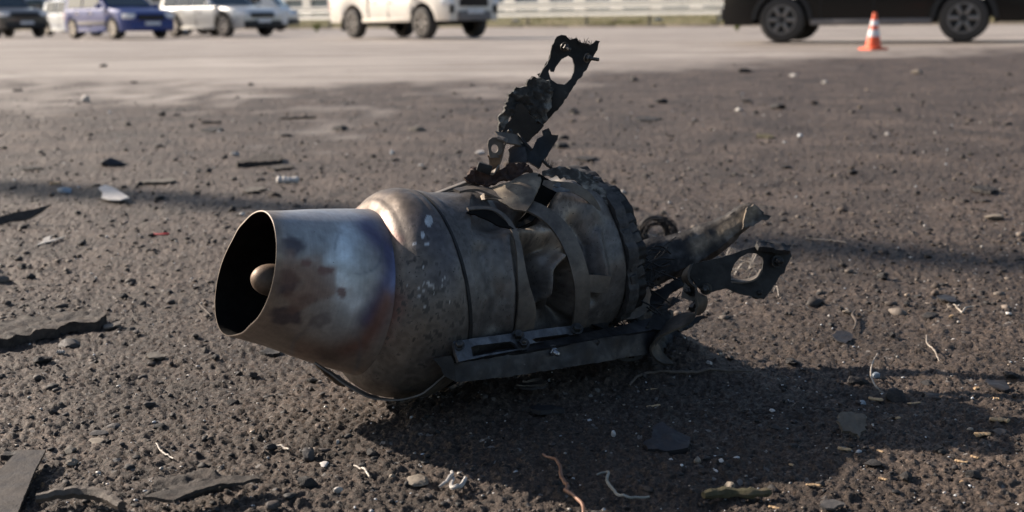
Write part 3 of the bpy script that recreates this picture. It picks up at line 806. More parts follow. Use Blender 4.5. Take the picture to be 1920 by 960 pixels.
def leafcol(p):
    a = nz(p, 60, 2) + .6 * nz(p, 170, 3)
    return blendc((.12, .10, .08), (.36, .30, .22), .35 + a)
plate('peeled_sheet', [C2(*q) for q in [(250, 140), (310, 108), (400, 95), (450, 60), (500, 34), (528, 30), (537, 70), (530, 110), (505, 165), (470, 215), (420, 205), (340, 165)]], [], [(*C2(250, 140), 1.365), (*C2(535, 60), 1.385), (*C2(470, 215), 1.335)], .0022, M['steel'], jag=.0006, step=.004, warp=lambda a, b: -6 * (a - .05) ** 2 + .003 * math.sin(b * 90), seed=13, col=leafcol)
plate('void_shade_plate', [C2(*q) for q in [(525, 60), (590, 100), (610, 140), (560, 190), (520, 225), (480, 260), (440, 262), (480, 215)]], [], [(*C2(525, 60), 1.395), (*C2(610, 140), 1.40), (*C2(440, 260), 1.35)], .004, M['soot_and_shade'], step=.006, seed=14)  # black plate put in for the darkness inside the hole
ribbon('curved_strip', [P(*C2(545, 96), 1.37), P(*C2(600, 112), 1.365), P(*C2(670, 120), 1.365), P(*C2(730, 152), 1.37), P(*C2(775, 205), 1.378), P(*C2(798, 262), 1.385)], Vector((.2, .35, .95)), [.006, .012, .012, .011, .009, .004], .002, M['strap'], n=60)
ribbon('curved_strip', [P(*C2(540, 60), 1.41), P(*C2(620, 52), 1.41), P(*C2(700, 72), 1.41), P(*C2(765, 130), 1.41), P(*C2(805, 205), 1.40), P(*C2(822, 300), 1.40)], Vector((.35, .5, .8)), [.006, .014, .016, .022, .020, .010], .002, M['crust'], n=60, rag=.5)
ribbon('curved_strip', [P(*C2(615, 100), 1.355), P(*C2(600, 122), 1.352), P(*C2(660, 132), 1.354)], Vector((.1, .3, .9)), [.004, .008, .002], .0015, M['slot'], n=20)

for pts_, mt_ in (([(215, 226), (250, 214), (310, 212), (345, 232), (385, 268), (418, 296), (360, 285), (290, 250)], 'soot_and_shade'), ([(535, 205), (552, 212), (500, 262), (470, 280), (440, 290), (430, 286)], 'soot_and_shade')):
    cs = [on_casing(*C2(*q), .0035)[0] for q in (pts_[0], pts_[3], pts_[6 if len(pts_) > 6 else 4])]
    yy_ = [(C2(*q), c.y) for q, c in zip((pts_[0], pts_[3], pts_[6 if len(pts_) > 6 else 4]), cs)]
    plate('gap_shade_plate', [C2(*q) for q in pts_], [], [(*a_, y_ - .006) for a_, y_ in yy_], .002, M[mt_], step=.005, jag=.0015, seed=15)  # black sheet laid on the surface as the shade of an opening
# channel rail along the lower side, slotted bracket on it
A_, B_, C_ = (850, 681, 1.222), (1235, 617, 1.400), (854, 716, 1.218)
rail = plate('channel_rail', [C2(*q) for q in [(160, 872), (470, 822), (760, 770), (1040, 724), (1060, 735), (1030, 790), (1000, 830), (900, 845), (640, 890), (420, 925), (170, 952)]], [], [A_, B_, C_], .0035, M['rail'], step=.005, warp=lambda a, b: .0022 * math.sin(a * 38) + .0015 * noise.noise(Vector((a * 30, b * 30, 2))), seed=20, jag=.0012, rough=.0007)
plate('rail_flange', [C2(*q) for q in [(160, 872), (200, 850), (470, 795), (700, 750), (870, 715), (1055, 668), (1085, 678), (1080, 700), (1040, 727), (760, 773), (470, 825)]], [[C2(*q) for q in [(995, 712), (1018, 706), (1022, 716), (1000, 721)]]], [(*C2(160, 872), 1.221), (*C2(1040, 727), 1.398), (*C2(1080, 690), 1.425)], .003, M['rail'], rail, step=.006, seed=21, jag=.0003)
plate('end_tab', [C2(*q) for q in [(72, 852), (110, 842), (150, 838), (162, 868), (172, 952), (120, 925), (108, 890)]], [], [(*C2(72, 852), 1.218), (*C2(162, 868), 1.220), (*C2(172, 952), 1.216)], .004, M['black'], rail, step=.004, jag=.0012, seed=22)
sb = plate('slotted_bracket', [C2(*q) for q in [(155, 782), (235, 768), (440, 742), (560, 724), (690, 710), (702, 742), (620, 762), (480, 792), (450, 815), (300, 842), (180, 868), (165, 830)]],
      [[C2(*q) for q in [(232, 805), (250, 798), (400, 780), (420, 790), (432, 812), (330, 828), (240, 845)]], [C2(*q) for q in [(492, 772), (510, 765), (640, 748), (655, 752), (640, 760), (510, 784)]]],
      [(*C2(155, 782), 1.226), (*C2(690, 712), 1.345), (*C2(180, 868), 1.214)], .004, M['slot'], rail, step=.003, jag=.0003, rough=.0004, seed=23)
bolt(P(*C2(438, 752), 1.280), (.1, -.7, .7), .0055, .006, 0, parent=sb)
bolt(P(*C2(460, 788), 1.276), (.1, -.8, .6), .0055, .007, .003, parent=sb)
bolt(P(*C2(690, 722), 1.335), (.1, -.7, .7), .0055, .006, 0, parent=sb)
bolt(P(*C2(186, 792), 1.224), (.1, -.7, .7), .0045, .005, 0, parent=sb)
bolt(P(*C2(585, 818), 1.302), (.5, -.85, -.12), .0055, .005, .009, 'brightbolt', rail)
bolt(P(*C2(770, 785), 1.336), (.4, -.9, 0), .004, .002, 0, 'rail', rail)
plate('lower_fin', [C2(*q) for q in [(760, 778), (1040, 726), (1075, 690), (1050, 760), (1000, 820), (960, 850), (905, 865), (850, 850)]], [[C2(918 + 14 * math.cos(a), 842 + 9 * math.sin(a)) for a in np.linspace(0, 6.28, 12, endpoint=False)]], [(*C2(760, 778), 1.345), (*C2(1040, 726), 1.402), (*C2(905, 865), 1.37)], .003, M['black'], rail, step=.005, jag=.0008, seed=24)
# thin strip peeled under the bulge
ribbon('peeled_strip', [P(590, 680, 1.235), P(620, 699, 1.232), P(655, 723, 1.23), P(700, 745, 1.232), P(750, 749, 1.235), P(795, 738, 1.243), P(830, 712, 1.25), P(850, 692, 1.255)], Vector((.2, .85, -.25)), [.004, .010, .014, .018, .022, .026, .026, .022], .0018, M['strap'], n=60, rag=.15)
ribbon('peeled_strip', [P(592, 683, 1.245), P(610, 696, 1.243), P(632, 716, 1.24), P(648, 724, 1.24)], Vector((.2, .85, .25)), [.003, .008, .008, .002], .0014, M['rustbrown'], n=24, rag=.5)

# the dusted trough sticking out to the right
def armcol(p):
    px, py = proj(p); a = nz(p, 50, 4) + .6 * nz(p, 150, 5)
    c = blendc((.014, .013, .014), (.15, .14, .13), .02 + 1.5 * a)
    return blendc(c, (.30, .235, .165), gauss(seg_dist(px, py, [(1305, 462), (1345, 440), (1400, 405), (1412, 394)]), 13) * (.8 + a * .9))
arm_c = [(1135, 562, 1.48), (1175, 525, 1.50), (1225, 497, 1.515), (1285, 478, 1.525), (1335, 452, 1.53), (1375, 424, 1.53), (1405, 402, 1.53), (1432, 402, 1.53)]
arm_w = [.040, .066, .064, .056, .046, .038, .030, .006]
dat = smooth_path([(*P(*a), w_) for a, w_ in zip(arm_c, arm_w)], 90); vv = []; ff = []
for i, d in enumerate(dat):
    c = Vector(d[:3]); nx_ = Vector(dat[min(i + 1, 89)][:3]) - Vector(dat[max(i - 1, 0)][:3]); t_ = nx_.normalized()
    up = Vector((0, 0, 1)); up = (up - t_ * up.dot(t_)).normalized(); fw = t_.cross(up).normalized(); fw = fw if fw.y < 0 else -fw
    ww = d[3]
    for k in range(28):
        kk = k if k < 14 else 27 - k
        q = R(-62 + 200 * kk / 13); rr = ww / 2 * (1 if k < 14 else .93)
        e = 1 + .10 * nz(c, 40, k // 14 + 2) + .06 * nz(c + up * kk * .004, 130, 3)
        kx = np.interp(kk, [0, 2, 4, 7, 11, 13], [-.15, .30, .48, .34, -.10, -.45]); kz = np.interp(kk, [0, 2, 4, 7, 11, 13], [-.95, -.72, -.42, .05, .85, 1.02])
        vv.append(c + (fw * float(kx) * 1.1 + up * float(kz)) * (ww / 2) * (1 if k < 14 else .95) * e + (fw * .25 + up * .1) * (0 if k < 14 else -.003) + up * .001 * nz(c + fw * kk * .003, 200, 1))
for i in range(89):
    for k in range(28): ff.append((i * 28 + k, i * 28 + (k + 1) % 28, (i + 1) * 28 + (k + 1) % 28, (i + 1) * 28 + k))
ff.append(tuple(range(28))); ff.append(tuple(89 * 28 + k for k in range(28)))
arm = wlink('trough_arm', vv, ff, M['arm'], angle=45, col=[armcol(v) for v in vv])
plate('torn_lip', [(1398, 392), (1412, 384), (1420, 388), (1428, 402), (1446, 405), (1440, 412), (1426, 413), (1408, 424), (1392, 430)], [], [(1398, 392, 1.522), (1440, 405, 1.526), (1400, 425, 1.515)], .003, M['arm'], arm, jag=.002, step=.003, rough=.001, seed=31, col=armcol)
plate('torn_lip', [(1332, 430), (1340, 418), (1350, 412), (1358, 416), (1352, 424), (1340, 432)], [], [(1332, 430, 1.55), (1358, 416, 1.55), (1345, 410, 1.55)], .002, M['black'], arm, jag=.001, step=.003, seed=32)
plate('dark_underplate', [(1150, 560), (1230, 545), (1300, 505), (1320, 490), (1300, 530), (1262, 548), (1240, 575), (1205, 590), (1160, 600), (1120, 590)], [], [(1150, 560, 1.50), (1300, 505, 1.53), (1160, 600, 1.48)], .004, M['black'], arm, jag=.002, step=.005, rough=.002, seed=33)

# lever plate with the oval hole
lv_out = [C4(*q) for q in [(490, 385), (520, 362), (600, 345), (680, 325), (740, 306), (800, 285), (858, 270), (870, 245), (905, 255), (915, 238), (965, 255), (985, 262), (1048, 280), (1062, 320), (1030, 375), (1020, 415), (1000, 420), (950, 500), (905, 556), (870, 550), (832, 538), (790, 532), (735, 512), (700, 498), (650, 508), (610, 520), (560, 505), (530, 470), (505, 430)]]
lv_hole = [C4(*q) for q in [(722, 450), (722, 410), (740, 365), (770, 330), (815, 305), (862, 305), (895, 325), (902, 350), (895, 395), (870, 430), (830, 450), (780, 456)]]
lp = plate('lever_plate', lv_out, [lv_hole], [(*C4(500, 400), 1.415), (*C4(1050, 300), 1.44), (*C4(900, 550), 1.42)], .0035, M['black'], jag=.0006, step=.004, warp=lambda a, b: .003 * math.sin(a * 30), rough=.0003, seed=41)
plate('torn_edge', [C4(*q) for q in [(865, 250), (895, 245), (900, 232), (930, 245), (960, 240), (985, 262), (1045, 275), (1050, 300), (1000, 300), (940, 285), (880, 285)]], [], [(*C4(865, 260), 1.43), (*C4(1050, 290), 1.436), (*C4(900, 235), 1.45)], .006, M['black'], lp, jag=.002, step=.003, rough=.003, seed=42)
ribbon('hole_lining', [hit(*q, P(*C4(500, 400), 1.425), Vector((-.08, -1, .05)).normalized()) for q in [C4(895, 395), C4(868, 432), C4(828, 452), C4(778, 458), C4(726, 452)]], Vector((.1, 1, .05)), .012, .002, M['strap'], lp, 24)
for q, ax in ((C4(985, 350), (.25, -.9, .2)), (C4(868, 520), (.25, -.9, .2))): bolt(P(*q, 1.425), ax, .006, .006, .006, 'black', lp)
bolt(P(*C4(592, 500), 1.405), (-.35, -.85, .1), .0055, .006, .006, 'bolt', lp)
bolt(P(*C4(510, 508), 1.40), (-.8, -.5, .1), .0055, .006, .004, 'bolt', lp)
mb = MB(); mb.tube([P(*C4(545, 555), 1.395), P(*C4(530, 585), 1.39)], .0032, 10); mb.tube([P(*C4(528, 590), 1.388), P(*C4(516, 612), 1.384)], .0055, 6)
wbuild(mb, 'bolt', M['bolt'], lp)
s_pts = [C4(*q) for q in [(492, 385), (482, 430), (500, 470), (535, 505), (562, 545), (568, 590), (545, 630), (480, 662), (400, 700), (340, 740), (308, 790), (320, 845), (360, 885), (412, 908)]]
sY = [1.412, 1.405, 1.40, 1.395, 1.39, 1.388, 1.388, 1.388, 1.388, 1.39, 1.392, 1.39, 1.388, 1.386]
ribbon('s_bent_strap', [P(*q, y) for q, y in zip(s_pts, sY)], [Vector((-.15, .9, -.35))] * 2 + [Vector((-.1, .9, -.2))] * 2 + [Vector((.45, .8, -.1))] * 3 + [Vector((.3, .8, .25))] * 7, [.026, .028, .028, .030, .034, .036, .036, .036, .036, .034, .030, .026, .018, .004], .0028, M['edgestrap'], n=110)
plate('shield_tab', [C4(*q) for q in [(485, 430), (470, 490), (455, 545), (490, 558), (540, 572), (555, 540), (530, 500), (500, 465)]], [], [(*C4(485, 430), 1.41), (*C4(540, 572), 1.40), (*C4(455, 545), 1.405)], .002, M['strap'], step=.004, seed=44)
# slack straps between the casing and the rail

ribbon('slack_strap', [P(*C2(800, 625), 1.42), P(*C2(860, 635), 1.41), P(*C2(930, 640), 1.41), P(*C2(980, 600), 1.42), P(*C2(1000, 560), 1.44)], Vector((0, .4, .9)), [.026, .026, .024, .022, .012], .0022, M['strap'], n=40)
ribbon('slack_strap', [P(*C2(690, 750), 1.36), P(*C2(770, 735), 1.37), P(*C2(800, 690), 1.39), P(*C2(810, 640), 1.40)], Vector((.5, .7, .2)), [.02, .022, .02, .02], .002, M['black'], n=30)
mb = MB(); mb.tube([Vector(q) for q in smooth_path([P(*C4(90, 535), 1.40), P(*C4(180, 545), 1.40), P(*C4(280, 585), 1.40), P(*C4(350, 640), 1.39)], 20)], .0012, 7)
wbuild(mb, 'cable', M['black'])
# clutter of dark scrap between end band and trough
for i, (a, b, s_) in enumerate([(1140, 500, .02), (1128, 548, .022), (1165, 490, .016), (1150, 585, .024), (1120, 590, .02), (1190, 570, .02)]):
    rr = random.Random(i); oo = [(a + s_ * 900 * math.cos(t) * rr.uniform(.5, 1), b + s_ * 800 * math.sin(t) * rr.uniform(.5, 1)) for t in np.linspace(0, 6.28, 9, endpoint=False)]
    plate('scrap_piece', oo, [], [(a, b, 1.46), (a + 40, b, 1.47), (a, b - 40, 1.48)], .004, M['black'], jag=.003, step=.004, rough=.006, seed=50 + i)
mb = MB(); rr = random.Random(77)
for i in range(60):
    a_ = (rr.uniform(1118, 1215), rr.uniform(465, 615)); b_ = (a_[0] + rr.uniform(15, 75), a_[1] + rr.uniform(-40, 40)); m1 = ((a_[0] + b_[0]) / 2 + rr.uniform(-14, 14), (a_[1] + b_[1]) / 2 + rr.uniform(-18, 18)); y0 = rr.uniform(1.40, 1.50)
    mb.tube([Vector(q) for q in smooth_path([P(*a_, y0), P(*m1, y0 + .01), P(*b_, y0 + .02)], 9)], rr.uniform(.0006, .0016), 5)
wbuild(mb, 'burnt_wires', M['black'])
for i, pts_ in enumerate([[(1150, 470), (1180, 478), (1210, 500), (1206, 520), (1175, 512)], [(1120, 560), (1165, 548), (1200, 560), (1240, 548), (1238, 566), (1190, 580), (1130, 590)], [(1168, 590), (1230, 572), (1262, 556), (1270, 566), (1225, 604), (1180, 612)], [(1096, 600), (1140, 585), (1155, 612), (1120, 628), (1085, 626)], [(1195, 632), (1240, 618), (1262, 612), (1282, 618), (1268, 640), (1240, 664), (1200, 664)], [(1225, 590), (1256, 586), (1262, 600), (1300, 592), (1322, 596), (1290, 616), (1240, 626), (1215, 612)], [(1150, 520), (1185, 530), (1215, 545), (1205, 566), (1165, 560), (1140, 545)]]):
    y0 = [1.49, 1.45, 1.46, 1.40, 1.42, 1.41, 1.47][i]
    plate('scrap_piece', pts_, [], [(*pts_[0], y0), (pts_[0][0] + 50, pts_[0][1], y0 + .03), (pts_[0][0], pts_[0][1] + 30, y0 - .02)], .0025, M['arm' if i == 0 else 'black'], jag=.0025, step=.004, rough=.004, warp=lambda a, b: .006 * math.sin(a * 70 + b * 40), seed=70 + i, col=armcol if i == 0 else None)
mb = MB()
for i in range(9):
    q = R(-60 + 30 * i); mb.tube([cen(-.262), cen(-.262) + (frame(-.2)[1] * math.cos(q) + frame(-.2)[2] * math.sin(q)) * .09], .006, 6)
mb.lathe([(0, .0001), (.0, .094), (-.003, .094), (-.003, .0001)], cen(-.265), frame(-.2)[0], 60)
wbuild(mb, 'end_disc', M['soot_and_shade'])
# thing stands on the soil: lower ring of dirt pushed up is part of the ground crumbs

# ------------------------------------------------------------------ debris
def rockmesh(sx, sy, sz, seed, sub=3, rough=.35, sharp=0.0):
    bm = bmesh.new(); bmesh.ops.create_icosphere(bm, subdivisions=sub, radius=1); r_ = random.Random(seed)
    off = Vector((seed * 3.1, seed * 1.7, seed * .9))
    cuts = [(Vector((r_.uniform(-1, 1), r_.uniform(-1, 1), r_.uniform(-1, 1))).normalized(), r_.uniform(.5, .85)) for _ in range(7)]
    for v in bm.verts:
        p = v.co.copy(); p *= 1 + rough * noise.noise(p * 1.4 + off) + rough * .5 * noise.noise(p * 3.5 + off) + rough * .3 * noise.noise(p * 8 + off)
        for n_, d_ in cuts:
            e = p.dot(n_) - d_
            if e > 0: p -= n_ * e * .9
        v.co = Vector((p.x * sx, p.y * sy, p.z * sz))
    me = bpy.data.meshes.new('rock'); bm.to_mesh(me); bm.free(); me.shade_smooth(); me.set_sharp_from_angle(angle=R(32)); return me
def shardmesh(pts, th, bend=0.0, jag=.0, seed=0, rough=.0, bx=0.0, step=.006):
    """flat scrap: pts in metres (local x,y), bent up"""
    dens = []
    for i in range(len(pts)):
        a = Vector(pts[i]); b = Vector(pts[(i + 1) % len(pts)]); k = max(1, int((b - a).length / step)); nd = Vector((-(b - a).y, (b - a).x)).normalized()
        for j in range(k):
            p = a.lerp(b, j / k); dens.append(p + nd * jag * (noise.noise(Vector((p.x, p.y, seed)) * 120) + noise.noise(Vector((p.x, p.y, seed)) * 300)))
    edges = [(i, (i + 1) % len(dens)) for i in range(len(dens))]; Op = [tuple(p) for p in dens]; inner = []
    xs_ = [p.x for p in dens]; ys_ = [p.y for p in dens]; y = min(ys_) + step / 2
    while y < max(ys_):
        x = min(xs_) + step / 2
        while x < max(xs_):
            if inside(Op, x, y): inner.append(Vector((x, y)))
            x += step
        y += step
    V2, E2, F2, *_ = delaunay_2d_cdt(dens + inner, edges, [], 0, 1e-7)
    tr = [tuple(f) for f in F2 if inside(Op, sum(V2[i].x for i in f) / 3, sum(V2[i].y for i in f) / 3)]
    used = sorted({i for f in tr for i in f}); mp = {a: i for i, a in enumerate(used)}; tr = [tuple(mp[i] for i in f) for f in tr]; pl = [V2[i] for i in used]
    def zz(q): return bend * (q.y ** 2) + bx * (q.x ** 2) + rough * (noise.noise(Vector((q.x, q.y, seed)) * 60) + .5 * noise.noise(Vector((q.x, q.y, seed)) * 160))
    top = [Vector((q.x, q.y, zz(q) + th)) for q in pl]; bot = [Vector((q.x, q.y, zz(q) - rough * .4 * abs(noise.noise(Vector((q.x, q.y, 9)) * 90)))) for q in pl]; N = len(top)
    ff = list(tr) + [tuple(i + N for i in reversed(f)) for f in tr]; cnt = {}
    for f in tr:
        for i in range(3):
            e = (f[i], f[(i + 1) % 3]); cnt.setdefault((min(e), max(e)), []).append(e)
    for k, e in cnt.items():
        if len(e) == 1: a, b = e[0]; ff.append((a, a + N, b + N, b))
    me = mesh_from('shard', top + bot, ff, angle=35)
    bm = bmesh.new(); bm.from_mesh(me); bmesh.ops.recalc_face_normals(bm, faces=bm.faces); bm.to_mesh(me); bm.free(); return me
def mpp(px, py):
    """metres per photo pixel on the ground there"""
    g = G(px, py); return (g - G(px + 1, py)).length
def place(name, me, mat, px, py, label, cat, rz=0, rx=0, ry=0, lift=0.0, group=None):
    g = G(px, py); z = hz(g.x, g.y)
    o = link(name, me, mat); o.location = (g.x, g.y, z + lift); o.rotation_euler = (rx, ry, rz)
    tag(o, label, cat, group); return o
D = {}
D['clod'] = surf('charred clod', [(.008, .008, .009), (.022, .020, .020), (.05, .044, .04)], 120, (.6, .9), 0, 1, 500, .002)
D['greystone'] = surf('dark grey stone', [(.04, .038, .038), (.09, .082, .078)], 120, (.6, .85), 0, .7, 400, .001)
D['tanstone'] = surf('tan stone', [(.14, .115, .09), (.26, .22, .17)], 120, (.6, .85), 0, .7, 400, .001)
D['pale'] = surf('pale chip', [(.26, .24, .22), (.50, .48, .45)], 120, (.5, .8), 0, .4)
D['palegrey'] = surf('pale grey plastic', [(.42, .40, .38), (.60, .57, .54)], 60, (.5, .7), 0, .2)
D['bluegrey'] = surf('blue grey plastic', [(.16, .20, .24), (.30, .35, .40)], 60, (.4, .6), 0, .3)
D['wood'] = surf('fresh wood chip', [(.38, .24, .12), (.58, .42, .25)], 90, (.6, .8), 0, .5)
D['charwood'] = surf('charred bark', [(.015, .012, .010), (.045, .036, .030), (.10, .08, .065)], 50, (.7, .9), 0, 1, 180, .004)
D['darkmetal'] = surf('dark scrap metal', [(.025, .024, .026), (.05, .048, .052)], 50, (.4, .65), .4, .3)
D['brownmetal'] = surf('brown grey scrap metal', [(.045, .038, .032), (.075, .062, .052)], 40, (.45, .7), .3, .4)
D['flake'] = surf('grey brown flake', [(.08, .07, .058), (.14, .125, .105)], 90, (.7, .9), 0, .8, 300, .0015)
D['green'] = surf('mossy stick', [(.03, .026, .014), (.075, .065, .030), (.13, .10, .06)], 60, (.7, .9), 0, .8)
D['copper'] = surf('copper brown wire', [(.14, .07, .045), (.28, .16, .11)], 90, (.45, .65), .2, .2)
D['greywire'] = surf('grey green wire', [(.16, .16, .14), (.34, .34, .31)], 90, (.4, .6), .2, .1)
D['whitewire'] = surf('pale wire', [(.22, .18, .14), (.46, .41, .35)], 90, (.4, .6), 0, .1)
D['redbit'] = surf('red plastic', [(.40, .02, .03), (.62, .06, .06)], 90, (.4, .6), 0, .1)
D['brownwire'] = surf('brown cord', [(.05, .038, .03), (.12, .095, .075)], 150, (.6, .8), 0, .5)

def rock(px, py, wpx, hpx, mat, label, cat='stone', seed=0, name='stone', group=None, dz=1.0):
    m_ = mpp(px, py); w_ = wpx * m_ / 2; h_ = hpx * m_ / 2
    me = rockmesh(w_, w_ * .8, h_ * .9, seed); return place(name, me, D[mat], px, py + hpx * .35, label, cat, rz=seed * 1.3, lift=h_ * .45 * dz, group=group)
def flat(px, py, wpx, dpx, mat, label, cat='scrap', seed=0, name='metal_scrap', th=.002, rz=0, tilt=(0, 0), bend=0, bx=0, rough=.0018, jag=.002, pts=None, lift=.003):
    """wpx = width in photo, dpx = apparent height in photo (foreshortened depth)"""
    a = G(px - wpx / 2, py); b = G(px + wpx / 2, py); w_ = (b - a).length
    d_ = abs(G(px, py - dpx / 2).y - G(px, py + dpx / 2).y)
    if pts is None:
        r_ = random.Random(seed); pts = [(.5 * math.cos(t) * r_.uniform(.55, 1.15), .5 * math.sin(t) * r_.uniform(.6, 1.1)) for t in np.linspace(0, 2 * math.pi, 11, endpoint=False)]
    pts = [(x * w_, y * d_) for x, y in pts]
    me = shardmesh(pts, th, bend, jag, seed, rough, bx, step=max(.003, w_ / 18))
    return place(name, me, D[mat], px, py, label, cat, rz=rz, rx=tilt[0], ry=tilt[1], lift=lift)
def flatpx(outline, mat, label, cat='scrap', name='metal_scrap', th=.002, lift=.003, rough=.001, jag=.001, seed=1, tilt=(0, 0), bend=0, bx=0):
    """flat scrap whose outline on the ground is read from the photo"""
    gs = [G(*q) for q in outline]; c = sum(gs, Vector()) / len(gs)
    pts = [((g - c).x, (g - c).y) for g in gs]; ext = max(abs(p[0]) for p in pts) * 2
    me = shardmesh(pts, th, bend, jag, seed, rough, bx, step=max(.003, ext / 30))
    o = link(name, me, D[mat]); o.location = (c.x, c.y, hz(c.x, c.y) + lift); o.rotation_euler = (tilt[0], tilt[1], 0)
    tag(o, label, cat); return o
def wire(path, r, mat, label, cat='wire', name='wire', lift=.002, arch=0.0):
    pts = smooth_path([tuple(G(*q)) for q in path], 30); vv = []
    for i, p in enumerate(pts): vv.append(Vector((p[0], p[1], hz(p[0], p[1]) * .5 + r + lift + arch * math.sin(math.pi * i / 29))))
    c = vv[0].copy(); mb = MB(); mb.tube([v - c for v in vv], [r * (.7 + .3 * math.sin(math.pi * i / 29)) for i in range(30)], 7)
    o = mb.build(name, D[mat]); o.location = c; tag(o, label, cat); return o
def stick(px, py, lpx, tpx, mat, label, cat='stick', rz=0, seed=0, name='stick', group=None, flat_=.6):
    """short rod or chip lying on the soil"""
    m_ = mpp(px, py); l_ = lpx * m_; t_ = tpx * m_
    r_ = random.Random(seed); mb = MB(); n = 16; long_ = lpx > 60
    pts = [Vector((l_ * (i / (n - 1) - .5), .05 * l_ * math.sin(i * .4 + seed) + r_.uniform(-1, 1) * t_ * .07, 0)) for i in range(n)]
    mb.tube(pts, [t_ / 2 * (1 if 0 < i < n - 1 else .7) * r_.uniform(.78, 1.12) * (1.25 if long_ and i in (5, 11) else 1) for i in range(n)], 8)
    for v in mb.v:
        v.z *= flat_; q = Vector(v) * (1.1 / t_)
        v += Vector((noise.noise(q + Vector((seed, 0, 0))) * .11, noise.noise(q + Vector((0, 7, seed))) * .09, noise.noise(q * 1.3) * .09)) * t_
    o = mb.build(name, D[mat], angle=40); g = G(px, py); o.location = (g.x, g.y, hz(g.x, g.y) + t_ * .35); o.rotation_euler = (0, r_.uniform(-.05, .05), rz)
    tag(o, label, cat, group); return o

# left side
rock(160, 184, 26, 18, 'pale', 'crumpled white lump lying on the far soil at upper left', seed=2, name='paper_lump', cat='litter')
flatpx([(186, 362), (200, 359), (215, 364), (243, 380), (225, 382), (205, 380), (190, 376), (194, 370)], 'palegrey', 'pale grey pointed plastic shard in the long post shadow', name='plastic_shard', th=.003, lift=.008, tilt=(.10, -.12), jag=.0004)
rock(120, 352, 36, 15, 'bluegrey', 'smooth blue grey pebble beside a tan chip in the post shadow', seed=4)
stick(105, 347, 18, 8, 'wood', 'small tan chip leaning on the blue grey pebble', 'wood chip', rz=.5, name='wood_chip')
rock(212, 301, 44, 22, 'darkmetal', 'dark crumpled metal scrap between the white lump and the pale shard', 'scrap', 5, 'metal_scrap')
flatpx([(443, 308), (470, 303), (478, 296), (500, 294), (530, 297), (529, 306), (490, 309), (465, 310), (445, 312)], 'charwood', 'long black splinter with a raised middle behind the nozzle', 'splinter', 'splinter', th=.014, rough=.004)
flat(525, 316, 60, 10, 'charwood', 'small charred scrap just below the long black splinter', 'splinter', 7, 'splinter', th=.004)
stick(558, 222, 66, 7, 'clod', 'straight thin black bar lying flat on the far soil', 'bar', name='metal_bar', seed=3)
stick(396, 231, 36, 8, 'clod', 'short black bar above a flat black crumb', 'bar', name='metal_bar', seed=5)
flat(398, 243, 42, 9, 'clod', 'flat black crumb below the short black bar', 'scrap', 9, 'metal_scrap', th=.004)
stick(540, 343, 40, 14, 'palegrey', 'pale stubby cylinder like a cigarette filter', 'filter', name='cigarette_filter', flat_=1, seed=1)
flat(300, 341, 64, 9, 'flake', 'thin brown flake with a dark underside right of the blue grey pebble', 'flake', 10, 'soil_flake', th=.004)
flat(475, 358, 50, 10, 'flake', 'dull grey flake left of the pale filter', 'flake', 11, 'soil_flake')

m_ = mpp(40, 418); o = place('metal_shard', shardmesh([(x * m_, y * m_) for x, y in [(-70, -6), (-35, 6), (-8, 14), (20, 19), (52, 28), (38, 15), (22, 3), (5, -3), (-20, -5), (-45, -14), (-75, -20)]], .004, 0, .0008, 3, .001, .3, .006), D['clod'], 40, 418, 'dark curved blade of metal with raised point at left edge', 'scrap', rx=1.0, lift=.012)
flat(92, 452, 34, 18, 'pale', 'small white feathery plastic scrap near the dark blade', 'litter', 13, 'plastic_scrap', pts=[(-.5, .2), (-.4, .5), (0, 0), (.5, .3), (.2, -.2), (-.1, -.5), (-.2, -.1)], lift=.004)
stick(300, 437, 32, 6, 'redbit', 'bright red plastic sliver left of the nozzle mouth', 'litter', name='plastic_sliver', seed=2)
rock(57, 513, 20, 18, 'clod', 'round black clod near the left edge above the charred plank', 'clod', 14, 'clod')
pl_ = [(-.62, -.15), (-.6, .1), (-.3, .25), (.0, .30), (.1, .5), (.15, .28), (.35, .35), (.42, .6), (.47, .3), (.52, .2), (.5, -.1), (.2, -.25), (0, -.4), (-.3, -.42)]
flatpx([(-60, 632), (0, 616), (40, 604), (90, 601), (100, 592), (130, 596), (160, 588), (168, 593), (192, 592), (198, 603), (188, 612), (140, 617), (90, 628), (40, 640), (-60, 662)], 'charwood', 'long charred plank of splintered bark reaching in from the left edge', 'plank', 'charred_plank', th=.015, rough=.005, jag=.003, lift=.003)
flat(212, 608, 32, 12, 'flake', 'pale flake touching the right tip of the charred plank', 'flake', 16, 'soil_flake')
rock(130, 634, 46, 24, 'greystone', 'dark grey lump tucked under the front edge of the charred plank', seed=17)
stick(114, 659, 14, 8, 'pale', 'bright white chip below the charred plank', 'chip', name='stone_chip', seed=1, flat_=1)
for i, (a, b, w_, h_) in enumerate([(230, 543, 18, 14), (268, 557, 18, 16), (110, 583, 28, 18), (245, 608, 22, 12), (80, 668, 36, 20), (448, 695, 16, 13), (475, 701, 18, 12), (232, 636, 12, 10), (405, 670, 22, 12), (436, 742, 26, 20), (438, 776, 12, 10), (285, 673, 22, 8), (180, 675, 10, 9), (60, 780, 14, 12), (100, 770, 16, 14), (104, 807, 14, 10), (4, 702, 14, 14)]):
    rock(a, b, w_, h_, 'clod', 'small black clod of burnt soil left of and below the nozzle', 'clod', 20 + i, 'clod', group='black clods on the near left ground')
flat(290, 672, 40, 16, 'flake', 'thin grey flake lying halfway between plank and nozzle', 'flake', 40, 'soil_flake', rz=.4)
rock(212, 792, 30, 14, 'greystone', 'upper dark pebble of the small heap at lower left', seed=41)
rock(185, 803, 38, 12, 'greystone', 'middle grey pebble of the small heap at lower left', seed=42)
rock(182, 818, 36, 10, 'tanstone', 'flat pale pebble at the foot of the small heap at lower left', seed=43)
